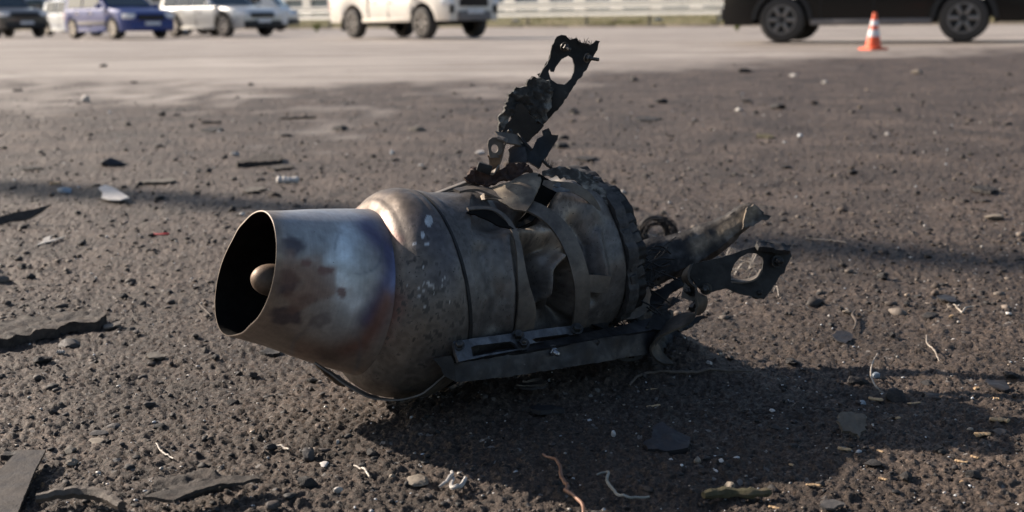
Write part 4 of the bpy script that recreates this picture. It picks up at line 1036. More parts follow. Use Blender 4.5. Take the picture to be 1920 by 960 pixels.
rock(297, 795, 26, 13, 'clod', 'small black block alone right of the pebble heap', 'clod', 44, 'clod')
rock(132, 838, 28, 14, 'flake', 'brown pebble below the pebble heap', seed=45)
rock(135, 864, 26, 18, 'tanstone', 'tan crumbly stone above the brown metal strip', seed=46)
wire([(293, 836), (304, 848), (326, 860)], .0011, 'whitewire', 'short tan twig below the black block', 'twig', 'twig')
flatpx([(36, 868), (88, 866), (66, 905), (40, 965), (20, 1010), (-90, 1010), (-40, 950), (0, 905)], 'brownmetal', 'broad flat brown metal strip in the lower left corner', name='metal_strip', th=.003, rough=.0004, jag=.0004, lift=.009, tilt=(.03, .02))
flat(28, 862, 66, 14, 'clod', 'black crumpled scrap against the top of the brown metal strip', 'scrap', 48, 'metal_scrap', th=.006, rough=.004)
wire([(70, 956), (140, 948), (190, 952), (230, 972)], .0065, 'brownwire', 'thick pale grey rod curving out of the bottom edge at left', 'rod', 'bent_rod', lift=.006)
flatpx([(270, 972), (330, 948), (400, 930), (450, 918), (482, 918), (490, 926), (450, 934), (400, 946), (350, 966), (330, 980)], 'charwood', 'long curved charred sheet at the bottom edge with pale rim', 'sheet', 'charred_sheet', th=.003, rough=.002, jag=.001, lift=.014, tilt=(-.10, 0))
flatpx([(290, 905), (340, 895), (400, 893), (440, 905), (430, 918), (380, 928), (320, 940), (285, 930)], 'charwood', 'blackened crumbly patch of bark above the curved charred sheet', 'bark', 'charred_bark', th=.006, rough=.005, jag=.003, lift=-.001)
flat(508, 660, 38, 14, 'clod', 'grey scrap lying in the shade under the nozzle', 'scrap', 50, 'metal_scrap', th=.004, rough=.002)
rock(585, 706, 20, 16, 'clod', 'brown black curl of soil under the peeled strip', 'clod', 51, 'clod')
# bottom middle
rock(576, 843, 34, 34, 'greystone', 'pointed dark grey stone with a shadow to its right', seed=52)
rock(508, 832, 26, 16, 'clod', 'black clod left of the pointed grey stone', 'clod', 53, 'clod')
wire([(516, 836), (528, 838), (542, 846)], .0014, 'whitewire', 'short pale twig right of the black clod', 'twig', 'twig')
rock(633, 818, 10, 14, 'pale', 'small upright white chip above the reddish stick', 'chip', 54, 'stone_chip')
stick(680, 858, 48, 6, 'brownwire', 'thin reddish stick lying level at the shadow edge', 'stick', seed=4)
rock(696, 838, 26, 18, 'clod', 'black clod at the left edge of the wreck shadow', 'clod', 55, 'clod')
wire([(664, 876), (680, 884), (688, 890), (693, 899)], .0013, 'whitewire', 'curved tan wood shaving below the reddish stick', 'shaving', 'wood_shaving')
rock(632, 914, 20, 16, 'pale', 'white glassy pebble low in the middle left', seed=56)
rock(608, 864, 20, 12, 'palegrey', 'pale grey pebble below the pointed grey stone', seed=57)
rock(575, 898, 40, 26, 'clod', 'loose black clod heap below the pale grey pebble', 'clod', 58, 'clod')
rock(734, 888, 16, 12, 'tanstone', 'small tan pebble right of the curved shaving', seed=59)
rock(785, 894, 46, 24, 'tanstone', 'large tan stone at the lower shadow border', seed=60)
wire([(846, 888), (848, 898), (838, 908), (824, 917)], .0020, 'pale', 'pale bent plastic strip leaning left', 'litter', 'plastic_strip', arch=.003)
wire([(850, 902), (846, 916), (852, 922), (864, 916), (872, 904), (872, 898)], .0024, 'pale', 'white hooked plastic ring piece right of the pale bent strip', 'litter', 'plastic_hook', arch=.002)
wire([(1018, 856), (1040, 866), (1050, 882), (1052, 900), (1064, 918), (1060, 926), (1078, 936), (1092, 952), (1094, 966)], .0021, 'copper', 'copper brown wire snaking out of the wreck shadow', arch=.003)
wire([(1119, 890), (1140, 889), (1138, 906), (1150, 924), (1170, 934), (1218, 933)], .0016, 'greywire', 'thin grey green wire bent like a hook', arch=.003)
flat(1000, 742, 64, 22, 'darkmetal', 'dark flat plate lying in the shade under the channel rail', 'scrap', 61, 'metal_scrap', th=.003)
flat(1018, 768, 72, 12, 'darkmetal', 'thin dark strip below the flat plate in the shade', 'scrap', 62, 'metal_scrap', th=.005, rz=-.1)
flatpx([(1205, 832), (1222, 826), (1224, 812), (1240, 808), (1258, 815), (1295, 824), (1290, 840), (1250, 842), (1215, 840)], 'darkmetal', 'blue black bent metal tab in the middle of the wreck shadow', name='metal_tab', th=.006, rough=.003, lift=.004, tilt=(.2, 0))
rock(1330, 688, 16, 9, 'pale', 'pale blue grey chip below the bent strap end', 'chip', 64, 'stone_chip')
for i, (a, b, w_, h_, l_) in enumerate([(1150, 804, 10, 14, 'upright pale chip in the wreck shadow'), (1105, 776, 12, 6, 'flat white chip in the wreck shadow'), (1258, 851, 10, 10, 'white chip just in front of the bent metal tab'), (1352, 858, 12, 8, 'right hand white chip beyond the bent metal tab'), (1342, 873, 10, 8, 'lowest white chip right of the bent metal tab'), (1380, 848, 16, 8, 'dull grey chip near the right edge of the wreck shadow'), (1132, 943, 14, 10, 'white chip beside the brown curled leaf'), (1447, 762, 12, 8, 'pale chip in the shadow right of the wreck')]):
    rock(a, b, w_, h_, 'palegrey', l_, 'chip', 70 + i, 'stone_chip')
stick(1225, 752, 28, 6, 'wood', 'pale straw sliver in the wreck shadow', 'wood chip', rz=.25, name='wood_chip', seed=3)
stick(1222, 725, 24, 3, 'wood', 'thin straw sliver just under the rail end', 'wood chip', rz=.3, name='wood_chip', seed=4)
rock(1118, 950, 34, 22, 'rust' if 'rust' in D else 'flake', 'brown curled leaf scrap by the copper wire', 'leaf', 80, 'leaf_scrap')
rock(1368, 905, 26, 30, 'tanstone', 'knobbly tan stub standing on the mossy stick', 'stub', 81, 'wood_stub')
stick(1380, 928, 132, 22, 'green', 'thick mossy green stick near the bottom edge', 'stick', rz=.22, seed=6, flat_=.9)
# right side
flat(1597, 812, 56, 22, 'flake', 'round grey brown flake with ragged rim standing in the sun', 'flake', 90, 'soil_flake', th=.004, rough=.003, jag=.003, tilt=(.6, .1), lift=.012, pts=[(-.5, .1), (-.42, .4), (-.1, .5), (.15, .42), (.45, .38), (.5, 0), (.3, -.2), (.15, -.45), (-.15, -.3), (-.4, -.25)])
stick(1583, 839, 24, 10, 'wood', 'bright wood chip at the foot of the round flake', 'wood chip', rz=-.25, name='wood_chip', seed=7)
stick(1642, 744, 26, 10, 'wood', 'pale wood chip right of the blue white pebble', 'wood chip', rz=-.3, name='wood_chip', seed=8)
rock(1617, 746, 18, 10, 'bluegrey', 'blue white pebble left of the pale wood chip', seed=91)
rock(1642, 697, 18, 14, 'bluegrey', 'pale blue stone beside the arched pale wire', seed=92)
stick(1714, 752, 26, 6, 'wood', 'thin wood sliver right of the big black clod', 'wood chip', rz=.05, name='wood_chip', seed=9)
stick(1873, 790, 34, 13, 'wood', 'bright wood chip lying on a grey stone near the right edge', 'wood chip', rz=-.4, name='wood_chip', seed=10)
rock(1878, 802, 34, 18, 'greystone', 'grey stone under the bright wood chip near the right edge', seed=93)
stick(1843, 812, 30, 13, 'wood', 'brown ribbed wood chip left of the grey stone', 'wood chip', rz=.15, name='wood_chip', seed=11)
for i, (a, b, l_, r_, t_) in enumerate([(1803, 858, 24, -.5, 'tan sliver below the ribbed wood chip'), (1828, 850, 16, -.9, 'short upright tan sliver below the ribbed wood chip'), (1651, 841, 14, -1.2, 'short tan sliver right of the round flake'), (1525, 905, 28, -.2, 'orange brown sliver low in the sun at lower right'), (1656, 890, 16, -.6, 'small orange sliver in the lower right'), (1452, 944, 20, -.4, 'orange sliver by the bottom edge right of the mossy stick'), (1485, 862, 10, -.9, 'tiny tan sliver at the shadow corner'), (1683, 782, 12, .4, 'small orange chip below the big black clod'), (1868, 748, 12, -.3, 'tan chip in the sunlit strip at right'), (1803, 896, 18, .9, 'dark orange sliver in the lower right'), (1831, 725, 14, .5, 'tan chip at the edge of the right hand shadow'), (1784, 597, 10, .8, 'orange chip left of the tan twig')]):
    stick(a, b, l_, 7, 'wood', t_, 'wood chip', rz=r_, name='wood_chip', seed=20 + i)
wire([(1645, 664), (1636, 690), (1632, 715), (1640, 733), (1658, 737)], .0011, 'whitewire', 'pale wire arching beside the big black clod', arch=.010)
wire([(1737, 630), (1738, 650), (1752, 665), (1761, 680)], .0011, 'whitewire', 'thin pale wire curving through the right hand shadow', arch=.004)
wire([(1604, 582), (1598, 592), (1605, 606), (1600, 622)], .0020, 'brownwire', 'wavy brown cord above the dark flat flake', 'cord', 'cord')
rock(1590, 578, 20, 12, 'tanstone', 'tan pebble at the top of the wavy brown cord', seed=94)
flat(1578, 634, 42, 20, 'darkmetal', 'dark flat flake below the wavy brown cord', 'flake', 95, 'metal_flake', rough=.001, tilt=(.15, 0), lift=.004)
flat(1774, 562, 40, 16, 'darkmetal', 'grey flat flake above the tan twig', 'flake', 96, 'metal_flake')
wire([(1788, 574), (1803, 588), (1812, 580), (1825, 578)], .0016, 'whitewire', 'forked tan twig below the grey flat flake', 'twig', 'twig')
wire([(1510, 449), (1550, 453), (1588, 459)], .0014, 'whitewire', 'straight straw stalk beyond the lever plate', 'twig', 'twig')
rock(1868, 402, 50, 15, 'tanstone', 'flat tan brown stone at the right edge', seed=97)
rock(1457, 199, 36, 16, 'clod', 'large black clod on the far soil right of the torn plate', 'clod', 98, 'clod')
rock(1394, 131, 26, 12, 'clod', 'black clod near the bare asphalt', 'clod', 99, 'clod')
rock(1720, 133, 28, 12, 'tanstone', 'pale flat stone beyond the cone side of the soil', seed=100)
rock(1546, 153, 12, 10, 'pale', 'whitish round pebble on the far soil below the traffic cone', seed=101)
rock(1385, 203, 18, 8, 'pale', 'pale oblong chip left of the large black clod', 'chip', 102, 'stone_chip')
rock(1489, 140, 22, 7, 'pale', 'long pale chip below the rear wheel of the black car', 'chip', 103, 'stone_chip')
rock(1665, 247, 12, 10, 'pale', 'whitish pebble alone in the far right soil', seed=104)
flat(1842, 356, 48, 12, 'clod', 'low black scab of soil above the flat tan stone', 'clod', 105, 'clod', th=.008, rough=.004)
flat(1215, 222, 56, 10, 'clod', 'flat black scrap right of the torn plate', 'scrap', 106, 'metal_scrap', th=.006)
flat(1100, 296, 44, 7, 'clod', 'thin dark scrap just right of the twisted bracket', 'scrap', 107, 'metal_scrap', th=.005)
flat(1435, 255, 36, 9, 'green', 'olive brown chip in the middle right soil', 'chip', 108, 'bark_chip', th=.006)
rock(785, 238, 34, 14, 'rust' if 'rust' in D else 'flake', 'reddish brown clod on the far soil left of the crusted plate', 'clod', 109, 'clod')
rock(735, 283, 12, 12, 'bluegrey', 'small square blue grey chip behind the nozzle', 'chip', 110, 'stone_chip')
rock(640, 237, 30, 12, 'clod', 'dark clod with a pale speck behind the nozzle', 'clod', 111, 'clod')
rock(900, 283, 22, 9, 'palegrey', 'pale pebble behind the looped strap', seed=112)
rock(790, 305, 16, 6, 'pale', 'flat cream pebble behind the bulge', seed=113)
rock(440, 282, 16, 12, 'pale', 'white pebble above the long black splinter', seed=114)
rock(1168, 361, 16, 8, 'pale', 'white pebble right of the ribbed end band', seed=115)
for i, (a, b, w_, h_) in enumerate([(193, 122, 16, 7), (252, 152, 14, 6), (32, 168, 22, 6), (305, 213, 16, 12), (332, 213, 14, 8), (240, 230, 14, 10), (300, 270, 18, 8), (235, 279, 11, 10), (268, 279, 9, 8), (358, 235, 10, 9), (7, 275, 16, 8), (422, 290, 14, 8), (145, 395, 14, 11), (155, 450, 15, 13), (210, 410, 14, 6), (325, 443, 20, 8), (392, 318, 12, 9), (372, 318, 18, 8), (64, 314, 38, 7), (1190, 147, 22, 12), (1240, 187, 22, 14), (1222, 198, 14, 8), (1075, 205, 20, 10), (1305, 223, 14, 8), (1400, 188, 26, 7), (1683, 202, 14, 12), (1220, 318, 14, 11), (1260, 253, 9, 8), (1600, 319, 24, 12), (1652, 307, 10, 8), (1530, 192, 12, 6), (1432, 386, 24, 9), (1470, 413, 14, 8), (1721, 357, 13, 11), (1643, 424, 12, 7), (1740, 426, 24, 7), (1820, 286, 12, 12), (1845, 374, 22, 8), (1880, 312, 12, 8), (1185, 386, 26, 10), (1245, 396, 14, 8), (1655, 509, 24, 18), (1745, 585, 34, 18), (1912, 478, 20, 14), (1475, 310, 20, 8), (1535, 540, 14, 10), (1722, 549, 20, 8), (1640, 470, 12, 10), (960, 250, 12, 8), (700, 290, 12, 8), (740, 296, 20, 8), (600, 188, 16, 6), (470, 157, 12, 6), (535, 250, 26, 8), (1350, 300, 10, 8), (1405, 345, 14, 8)]):
    rock(a, b, w_, h_, 'clod', 'small black clod of burnt soil on the ground beyond the wreck', 'clod', 120 + i, 'clod', group='black clods on the ground beyond the wreck')
for i, (a, b, w_, h_) in enumerate([(1675, 730, 46, 32), (1610, 700, 40, 26), (1485, 668, 34, 16), (1740, 710, 26, 14), (1760, 835, 26, 12), (1775, 803, 26, 16), (1640, 858, 34, 16), (1700, 880, 30, 22), (1825, 880, 30, 22), (1540, 895, 18, 14), (1455, 792, 26, 12), (1590, 790, 14, 10), (1700, 570, 16, 10), (1900, 700, 24, 16), (1675, 625, 16, 14)]):
    rock(a, b, w_, h_, 'clod', 'black clod of burnt soil on the near right ground', 'clod', 190 + i, 'clod', group='black clods on the near right ground')
flat(1868, 722, 52, 18, 'darkmetal', 'dark brown flake in the shadow at the right edge', 'flake', 210, 'metal_flake', tilt=(.1, 0))
flat(1560, 945, 54, 16, 'greystone', 'dull grey flake at the bottom edge in the lower right', 'flake', 211, 'soil_flake')
# tangles behind the wreck
mb = MB(); gg = G(1232, 468); base = Vector((gg.x, gg.y, 0))
for i in range(46):
    a0 = random.uniform(0, 6.28); pts = []
    rr = random.uniform(.018, .036)
    for k in range(12):
        a_ = a0 + k * .35; pts.append(Vector((rr * 1.15 * math.cos(a_) + random.uniform(-.002, .002), random.uniform(-.004, .004) + (i % 9 - 4) * .003, .036 + rr * math.sin(a_) + random.uniform(-.003, .003))))
    mb.tube(pts, random.uniform(.0004, .0011), 5)
mb.tube([Vector((.026 * math.cos(a_) - .008, 0, .036 + .032 * math.sin(a_))) for a_ in np.linspace(-.6, 3.6, 20)], .0060, 8)
o = mb.build('wire_tangle', D['clod']); o.location = (gg.x, gg.y, -.004); tag(o, 'black burnt tangle of wires with an arched loop behind the wreck', 'wire tangle')
o = MB(); gg2 = G(1225, 485)
o.tube([Vector((-.01, 0, .048)), Vector((.006, 0, .042)), Vector((.016, 0, .030)), Vector((.021, 0, .018))], .0011, 6)
o = o.build('wire', D['whitewire']); o.location = (gg2.x, gg2.y, 0); tag(o, 'stiff pale wire sticking out of the black tangle', 'wire')
gg = G(1395, 512); wb_ = empty('wire_bundle', (gg.x, gg.y, 0)); tag(wb_, 'frayed bundle of pale wires seen through the oval hole of the lever plate', 'wire bundle')
for i in range(22):
    a_ = random.uniform(-.6, .8); x0 = random.uniform(-.045, .02); y0 = random.uniform(-.09, .09); L_ = random.uniform(.02, .055); pts = []
    for k in range(8):
        f = k / 7; pts.append(Vector((x0 + L_ * f * math.cos(a_), y0 + L_ * f * math.sin(a_) + .004 * math.sin(f * 5 + i), (.004 + .010 * (i % 4)) * math.sin(math.pi * f) + .004)))
    mb = MB(); mb.tube(pts, random.uniform(.0005, .0009), 5); mb.build('strand', D['whitewire'], wb_)
wire([(330 + 1120 - 0, 545), (1456, 541), (1460, 556)], .0009, 'whitewire', 'tiny pale hooked wire just right of the lever plate', arch=.006)
wire([(1180, 726), (1200, 712), (1250, 706), (1300, 704), (1350, 698), (1410, 698)], .0022, 'brownwire', 'long dull dark cord lying in front of the rail end', 'cord', 'cord')
wire([(372, 568), (385, 585), (398, 598), (410, 585)], .0010, 'brownwire', 'thin brown root curling beside the nozzle mouth', 'root', 'root', arch=.003)

# every clod gets a label of its own from the landmark it lies by

marks = [('the charred plank', 95, 618), ('the dark curved blade', 45, 412), ('the pale pointed shard', 213, 372), ('the blue grey pebble', 120, 352), ('the crumpled white lump', 160, 184), ('the crumpled metal scrap', 212, 301),
         ('the long black splinter', 490, 303), ('the straight thin black bar', 558, 222), ('the short black bar', 396, 231), ('the pale filter', 540, 343), ('the red plastic sliver', 300, 437), ('the white feathery scrap', 92, 452),
         ('the nozzle mouth', 440, 600), ('the pebble heap', 200, 803), ('the brown metal strip', 50, 905), ('the black block', 297, 795), ('the torn upright plate', 1040, 170), ('the black wire tangle', 1232, 445), ('the lever plate', 1440, 510),
         ('the flat tan brown stone', 1868, 402), ('the large black far clod', 1457, 199), ('the pale oblong chip', 1385, 203), ('the pale flat stone', 1720, 133), ('the straw stalk', 1550, 455), ('the grey flat flake', 1774, 562), ('the wavy brown cord', 1600, 600),
         ('the round ragged flake', 1597, 806), ('the arched pale wire', 1640, 700), ('the ribbed wood chip', 1843, 812), ('the traffic cone', 1637, 93), ('the bulge of the engine', 720, 745), ('the lone whitish pebble', 1665, 247), ('the olive brown chip', 1435, 255), ('the thin curved pale wire', 1750, 655), ('the ribbed end of the engine', 1150, 400), ('the mossy stick', 1380, 928)]
used_ = set()
for o in list(bpy.data.objects):
    if o.get('group') and 'clods' in o['group']:
        px, py = proj(o.location); wpx = o.dimensions.x / mpp(px, py) if o.dimensions.x else 14
        size = 'tiny' if wpx < 13 else 'small' if wpx < 20 else 'broad'
        cand = sorted(marks, key=lambda m_: math.hypot(px - m_[1], (py - m_[2]) * 2.0)); done = False
        for m_ in cand[:8]:
            dx, dy = px - m_[1], (py - m_[2]) * 2.0; d = math.hypot(dx, dy)
            hx = 'left' if dx < 0 else 'right'; v = 'beyond' if dy < 0 else 'in front of'
            ph = (v if abs(dy) > 2 * abs(dx) else 'to the %s of' % hx if abs(dx) > 2 * abs(dy) else '%s and to the %s of' % (v.replace('in front of', 'in front'), hx))
            near_ = 'close ' if d < 70 else '' if d < 180 else 'well '
            lb = '%s black clod %s%s %s' % (size, near_, ph, m_[0])
            if lb not in used_: used_.add(lb); o['label'] = lb; done = True; break

# ------------------------------------------------------------------ vehicles
def wheel(parent, x, y, r, w_, side, spokes, rimmat, name='wheel'):
    wo = bpy.data.objects.new(name, None)
    mb = MB(); ax = (0, side, 0)
    pr = [(-w_ / 2, r * .62), (-w_ / 2, r * .88), (-w_ / 2 + .02, r * .97), (-w_ / 2 + .05, r), (w_ / 2 - .05, r), (w_ / 2 - .02, r * .97), (w_ / 2, r * .88), (w_ / 2, r * .66), (w_ / 2 - .02, r * .62), (-w_ / 2, r * .62)]
    mb.lathe(pr, (x, y, r), ax, 32); ty = mb.build(name, M['tyre'], parent, 40)
    mb = MB(); c = Vector((x, y, r))
    mb.lathe([(-w_ / 2 + .01, r * .62), (w_ / 2 - .05, r * .60), (w_ / 2 - .005, r * .655), (w_ / 2 - .005, r * .615), (w_ / 2 - .06, r * .57), (w_ / 2 - .09, r * .10), (w_ / 2 - .09, .001)], c, ax, 32)
    mb.lathe([(w_ / 2 - .10, r * .2), (w_ / 2 - .015, r * .17), (w_ / 2 - .01, .001)], c, ax, 16)
    bk = mb.build('rim', rimmat if spokes == 0 else M['darkplastic'], ty, 40)
    if spokes:
        mb = MB(); yo = side * (w_ / 2 - .03)
        for k in range(spokes):
            a_ = 2 * math.pi * k / spokes; dv = Vector((math.cos(a_), 0, math.sin(a_)))
            Mx = Matrix((dv, Vector((0, 1, 0)), dv.cross(Vector((0, 1, 0))))).transposed()
            mb.box(c + dv * r * .38 + Vector((0, yo, 0)), (r * .50, .03, r * (.9 / spokes + .03)), Mx, .004)
        mb.lathe([(0, r * .64), (.022, r * .64), (.022, r * .57), (0, r * .57)], c + Vector((0, side * (w_ / 2 - .025), 0)), ax, 32)
        mb.build('spokes', rimmat, ty, 40)
    return ty
def car(name, label, cat, rear_g, front_g, wb, paint, kind='hatch', L=4.2, W=1.78, H=1.5, wr=.31, sill=.22, hood=.85, belt=.95, rim='chrome', spokes=7, lower=None, group=None, flen=.85, bumper=None, cladding=False, moulding=None, plate_=True, sillmat=None, arch=1.17):
    """rear_g, front_g: ground points under the visible side's wheels; x forward"""
    f = (front_g - rear_g); yaw = math.atan2(f.y, f.x)
    hd = Vector((math.cos(yaw), math.sin(yaw), 0)); lf = Vector((-hd.y, hd.x, 0))
    mid = (rear_g + front_g) / 2
    side = 1 if lf.dot(Vector((0, -1, 0)) ) > 0 else -1      # which side faces the camera
    root = empty(name, (mid - lf * side * (W / 2 - .10)), yaw); root.location.z = -.005
    tag(root, label, cat, group)
    xr, xf = -wb / 2, wb / 2; x1 = xf + flen; x0 = x1 - L
    N = 84; xs_ = [x0 + (x1 - x0) * i / N for i in range(N + 1)]
    def top(x):
        if kind == 'pickup':
            if x < xr + .75: return belt + .13
            if x < xf - .62: return belt
            return float(np.interp(x, [xf - .62, xf - .35, x1 - .25, x1 - .03, x1], [belt, belt + .06, hood + .08, hood - .05, hood - .12]))
        return float(np.interp(x, [x0, x0 + .03, x0 + .15, xf - .75, xf - .3, x1 - .35, x1 - .06, x1], [belt - .12, belt - .04, belt, belt, hood + .06, hood - .02, hood - .14, hood - .28]))
    def low(x):
        z = sill
        if x > xf + .5: z = sill + .02
        for c in (xr, xf):
            d = abs(x - c); ra = wr * arch
            if d < ra: z = max(z, wr + math.sqrt(ra * ra - d * d))
        return min(z, top(x) - .05)
    def hw(x):
        t_ = (x - (x0 + x1) / 2) / (L / 2); return W / 2 * (1 - .14 * max(0, (abs(t_) - .72) / .28) ** 2.2)
    sect = lambda x: [(hw(x) * .965, low(x)), (hw(x) * .99, max(low(x) + .02, low(x) * .7 + top(x) * .3)), (hw(x), max(low(x) + .03, low(x) * .45 + top(x) * .55)), (hw(x) * .985, max(low(x) + .04, top(x) - .07)), (hw(x) * .955, top(x) - .012), (hw(x) * .88, top(x)), (hw(x) * .4, top(x) + .015), (0, top(x) + .02)]
    vs = []; fs = []; ns = None
    for x in xs_:
        s_ = sect(x); row = [(x, y, z) for y, z in s_] + [(x, -y, z) for y, z in reversed(s_[:-1])]; ns = len(row); vs += row
    for i in range(N):
        for j in range(ns - 1): fs.append((i * ns + j, i * ns + j + 1, (i + 1) * ns + j + 1, (i + 1) * ns + j))
    fs.append(tuple(range(ns))); fs.append(tuple(N * ns + j for j in reversed(range(ns))))
    mb = MB(); mb.add(vs, fs); mb.build('body', paint, root, 32)
    # underside / wheel wells
    mb = MB(); mb.box(((xr + xf) / 2, 0, sill + .12), (wb - wr * 2.4, W * .9, .14)); mb.box(((xr + xf) / 2, 0, sill + .25), (L * .82, W * .62, .3))
    for c in (xr, xf): mb.tube([(c, -W / 2 + .25, wr), (c, W / 2 - .25, wr)], .06, 8)
    mb.build('underbody', M['darkplastic'], root)
    # cabin
    if kind == 'pickup': gl = [(xr + .78, belt), (xr + .95, H - .04), (xr + 1.4, H), (xf - 1.35, H), (xf - .62, belt + .02)]
    elif kind == 'suv': gl = [(x0 + .08, belt), (x0 + .28, H - .06), (x0 + .8, H), (xf - 1.35, H - .02), (xf - .55, belt + .02)]
    else: gl = [(x0 + .08, belt), (x0 + .35, H - .08), (x0 + .9, H), (xf - 1.3, H - .02), (xf - .35, belt + .02)]
    xa, xb = gl[0][0], gl[-1][0]; NN = 30; vs = []; fs = []
    for i in range(NN + 1):
        x = xa + (xb - xa) * i / NN; zt = max(belt + .01, float(np.interp(x, [g[0] for g in gl], [g[1] for g in gl]))); k = (zt - belt) / (H - belt)
        s_ = [(hw(x) * .95, belt - .02), (hw(x) * (.95 - .10 * k), belt + (zt - belt) * .6), (hw(x) * (.95 - .17 * k), zt - .05 * k), (hw(x) * .6, zt), (0, zt + .015)]
        row = [(x, y, z) for y, z in s_] + [(x, -y, z) for y, z in reversed(s_[:-1])]; ns = len(row); vs += row
    for i in range(NN):
        for j in range(ns - 1): fs.append((i * ns + j, i * ns + j + 1, (i + 1) * ns + j + 1, (i + 1) * ns + j))
    mb = MB(); mb.add(vs, fs); mb.build('roof', paint, root, 32)
    # side windows and windscreen
    nwin = 2 if kind != 'suv' else 3
    xw0, xw1 = gl[1][0] + .08, gl[3][0] + .42
    for sd in (1, -1):
        for k in range(nwin):
            a_ = xw0 + (xw1 - xw0) * k / nwin + .04; b_ = xw0 + (xw1 - xw0) * (k + 1) / nwin - .04
            zt = belt + (H - belt) * .80; y0 = hw((a_ + b_) / 2) * .95; y1 = y0 - W / 2 * .115; sl_ = .30 if k == nwin - 1 else 0
            mb = MB(); q = [(a_, sd * (y0 + .008), belt + .035), (b_ + sl_ * .5, sd * (y0 + .008), belt + .035), (b_ - sl_ * .2, sd * (y1 + .008), zt), (a_ + .05, sd * (y1 + .008), zt)]
            q2 = [(x, y - sd * .02, z) for x, y, z in q]
            mb.add(q + q2, [(0, 1, 2, 3), (7, 6, 5, 4), (0, 4, 5, 1), (1, 5, 6, 2), (2, 6, 7, 3), (3, 7, 4, 0)]); mb.build('window', M['carglass'], root)
    ya = W / 2 * .80; mb = MB(); a_, b_ = gl[3], gl[4]; nn_ = Vector((b_[1] - a_[1], 0, a_[0] - b_[0])); nn_ = Vector((-(b_[1] - a_[1]), 0, (b_[0] - a_[0]))).normalized() * .03
    A1 = Vector((a_[0] + .06, 0, a_[1] - .04)); B1 = Vector((b_[0] - .05, 0, b_[1] + .03))
    q = [A1 + Vector((0, -ya * .85, 0)) + nn_, A1 + Vector((0, ya * .85, 0)) + nn_, B1 + Vector((0, ya, 0)) + nn_, B1 + Vector((0, -ya, 0)) + nn_]; q2 = [p - nn_ * .8 for p in q]
    mb.add(q + q2, [(0, 1, 2, 3), (7, 6, 5, 4), (0, 4, 5, 1), (1, 5, 6, 2), (2, 6, 7, 3), (3, 7, 4, 0)]); mb.build('windscreen', M['carglass'], root)
    # wheels
    for x in (xr, xf):
        for sd in (1, -1): wheel(root, x, sd * (W / 2 - .12), wr, .23 if wr < .36 else .27, sd, spokes, M[rim])
    # lights, grille, bumper, plate, mirrors, handles
    hwf = hw(x1)
    for sd in (1, -1):
        mb = MB(); mb.box((x1 - .13, sd * (hw(x1 - .13) - .13), hood - .20), (.30, .30, .16), Matrix.Rotation(-sd * .35, 3, 'Z'), .03); mb.build('headlight', M['lightglass'], root)
        mb = MB(); mb.box((x0 + .05, sd * (hw(x0) - .07), belt - .22), (.12, .16, .26), None, .02); mb.build('tail_light', M['red'], root)
        mb = MB(); mb.box((xf - .55, sd * (W / 2 + .10), belt + .06), (.12, .20, .14), None, .03); mb.build('mirror', M['darkplastic'] if lower else paint, root)
        for xh in (xf - 1.25, xf - 2.15) if kind != 'pickup' else (xf - 1.35, xf - 2.05):
            mb = MB(); mb.box((xh, sd * (W / 2 + .004), belt - .14), (.16, .035, .03), None, .008); mb.build('door_handle', M['chrome'] if not lower else paint, root)
        for xd in ((xf - .42), (xf - 1.42), (xf - 2.3)):
            if xd > xr - .2:
                mb = MB(); mb.box((xd, sd * (hw(xd) * .992), (sill + belt) / 2 + .03), (.012, .016, belt - sill - .14)); mb.build('door_gap', M['darkplastic'], root)
        mb = MB(); mb.box(((xr + xf) / 2, sd * (W / 2 * .975), sill + .045), (wb - wr * 2.5, .05, .10), None, .01); mb.build('sill', sillmat or lower or paint, root)
        if moulding:
            mb = MB(); mb.box(((xr + xf) / 2 + .05, sd * (W / 2 + .003), sill + .27), (wb - wr * 2.6, .03, .11), None, .01); mb.build('side_moulding', moulding, root)
        if cladding:
            for c in (xr, xf):
                mb = MB(); vs = []; fs = []; n_ = 20
                for k in range(n_ + 1):
                    a_ = math.pi * k / n_
                    for (rr, yy_) in ((wr * 1.14, W / 2 - .03), (wr * 1.14, W / 2 + .02), (wr * 1.34, W / 2 + .015), (wr * 1.36, W / 2 - .03)): vs.append((c + rr * math.cos(a_), sd * yy_, wr + rr * math.sin(a_)))
                for k in range(n_):
                    for j in range(4): fs.append((k * 4 + j, k * 4 + (j + 1) % 4, k * 4 + 4 + (j + 1) % 4, k * 4 + 4 + j))
                mb.add(vs, fs); mb.build('arch_trim', M['darkplastic'], root)
    mb = MB(); mb.box((x1 + .0, 0, hood - .24), (.05, W * .50, .15), None, .01)
    for k in range(3): mb.box((x1 + .028, 0, hood - .28 + k * .04), (.012, W * .47, .010))
    mb.build('grille', M['darkplastic'], root)
    mb = MB(); mb.box((x1 + .01, 0, sill + .13), (.14, W * (.56 if kind == 'pickup' else .82), .24), None, .04); mb.build('bumper', bumper or paint, root)
    mb = MB(); mb.box((x0 - .01, 0, sill + .20), (.12, W * .82, .22), None, .04); mb.build('bumper', bumper or paint, root)
    if plate_:
        mb = MB(); mb.box((x1 + .09, 0, sill + .24), (.015, .52, .11), None, .003); mb.build('number_plate', M['plate'], root)
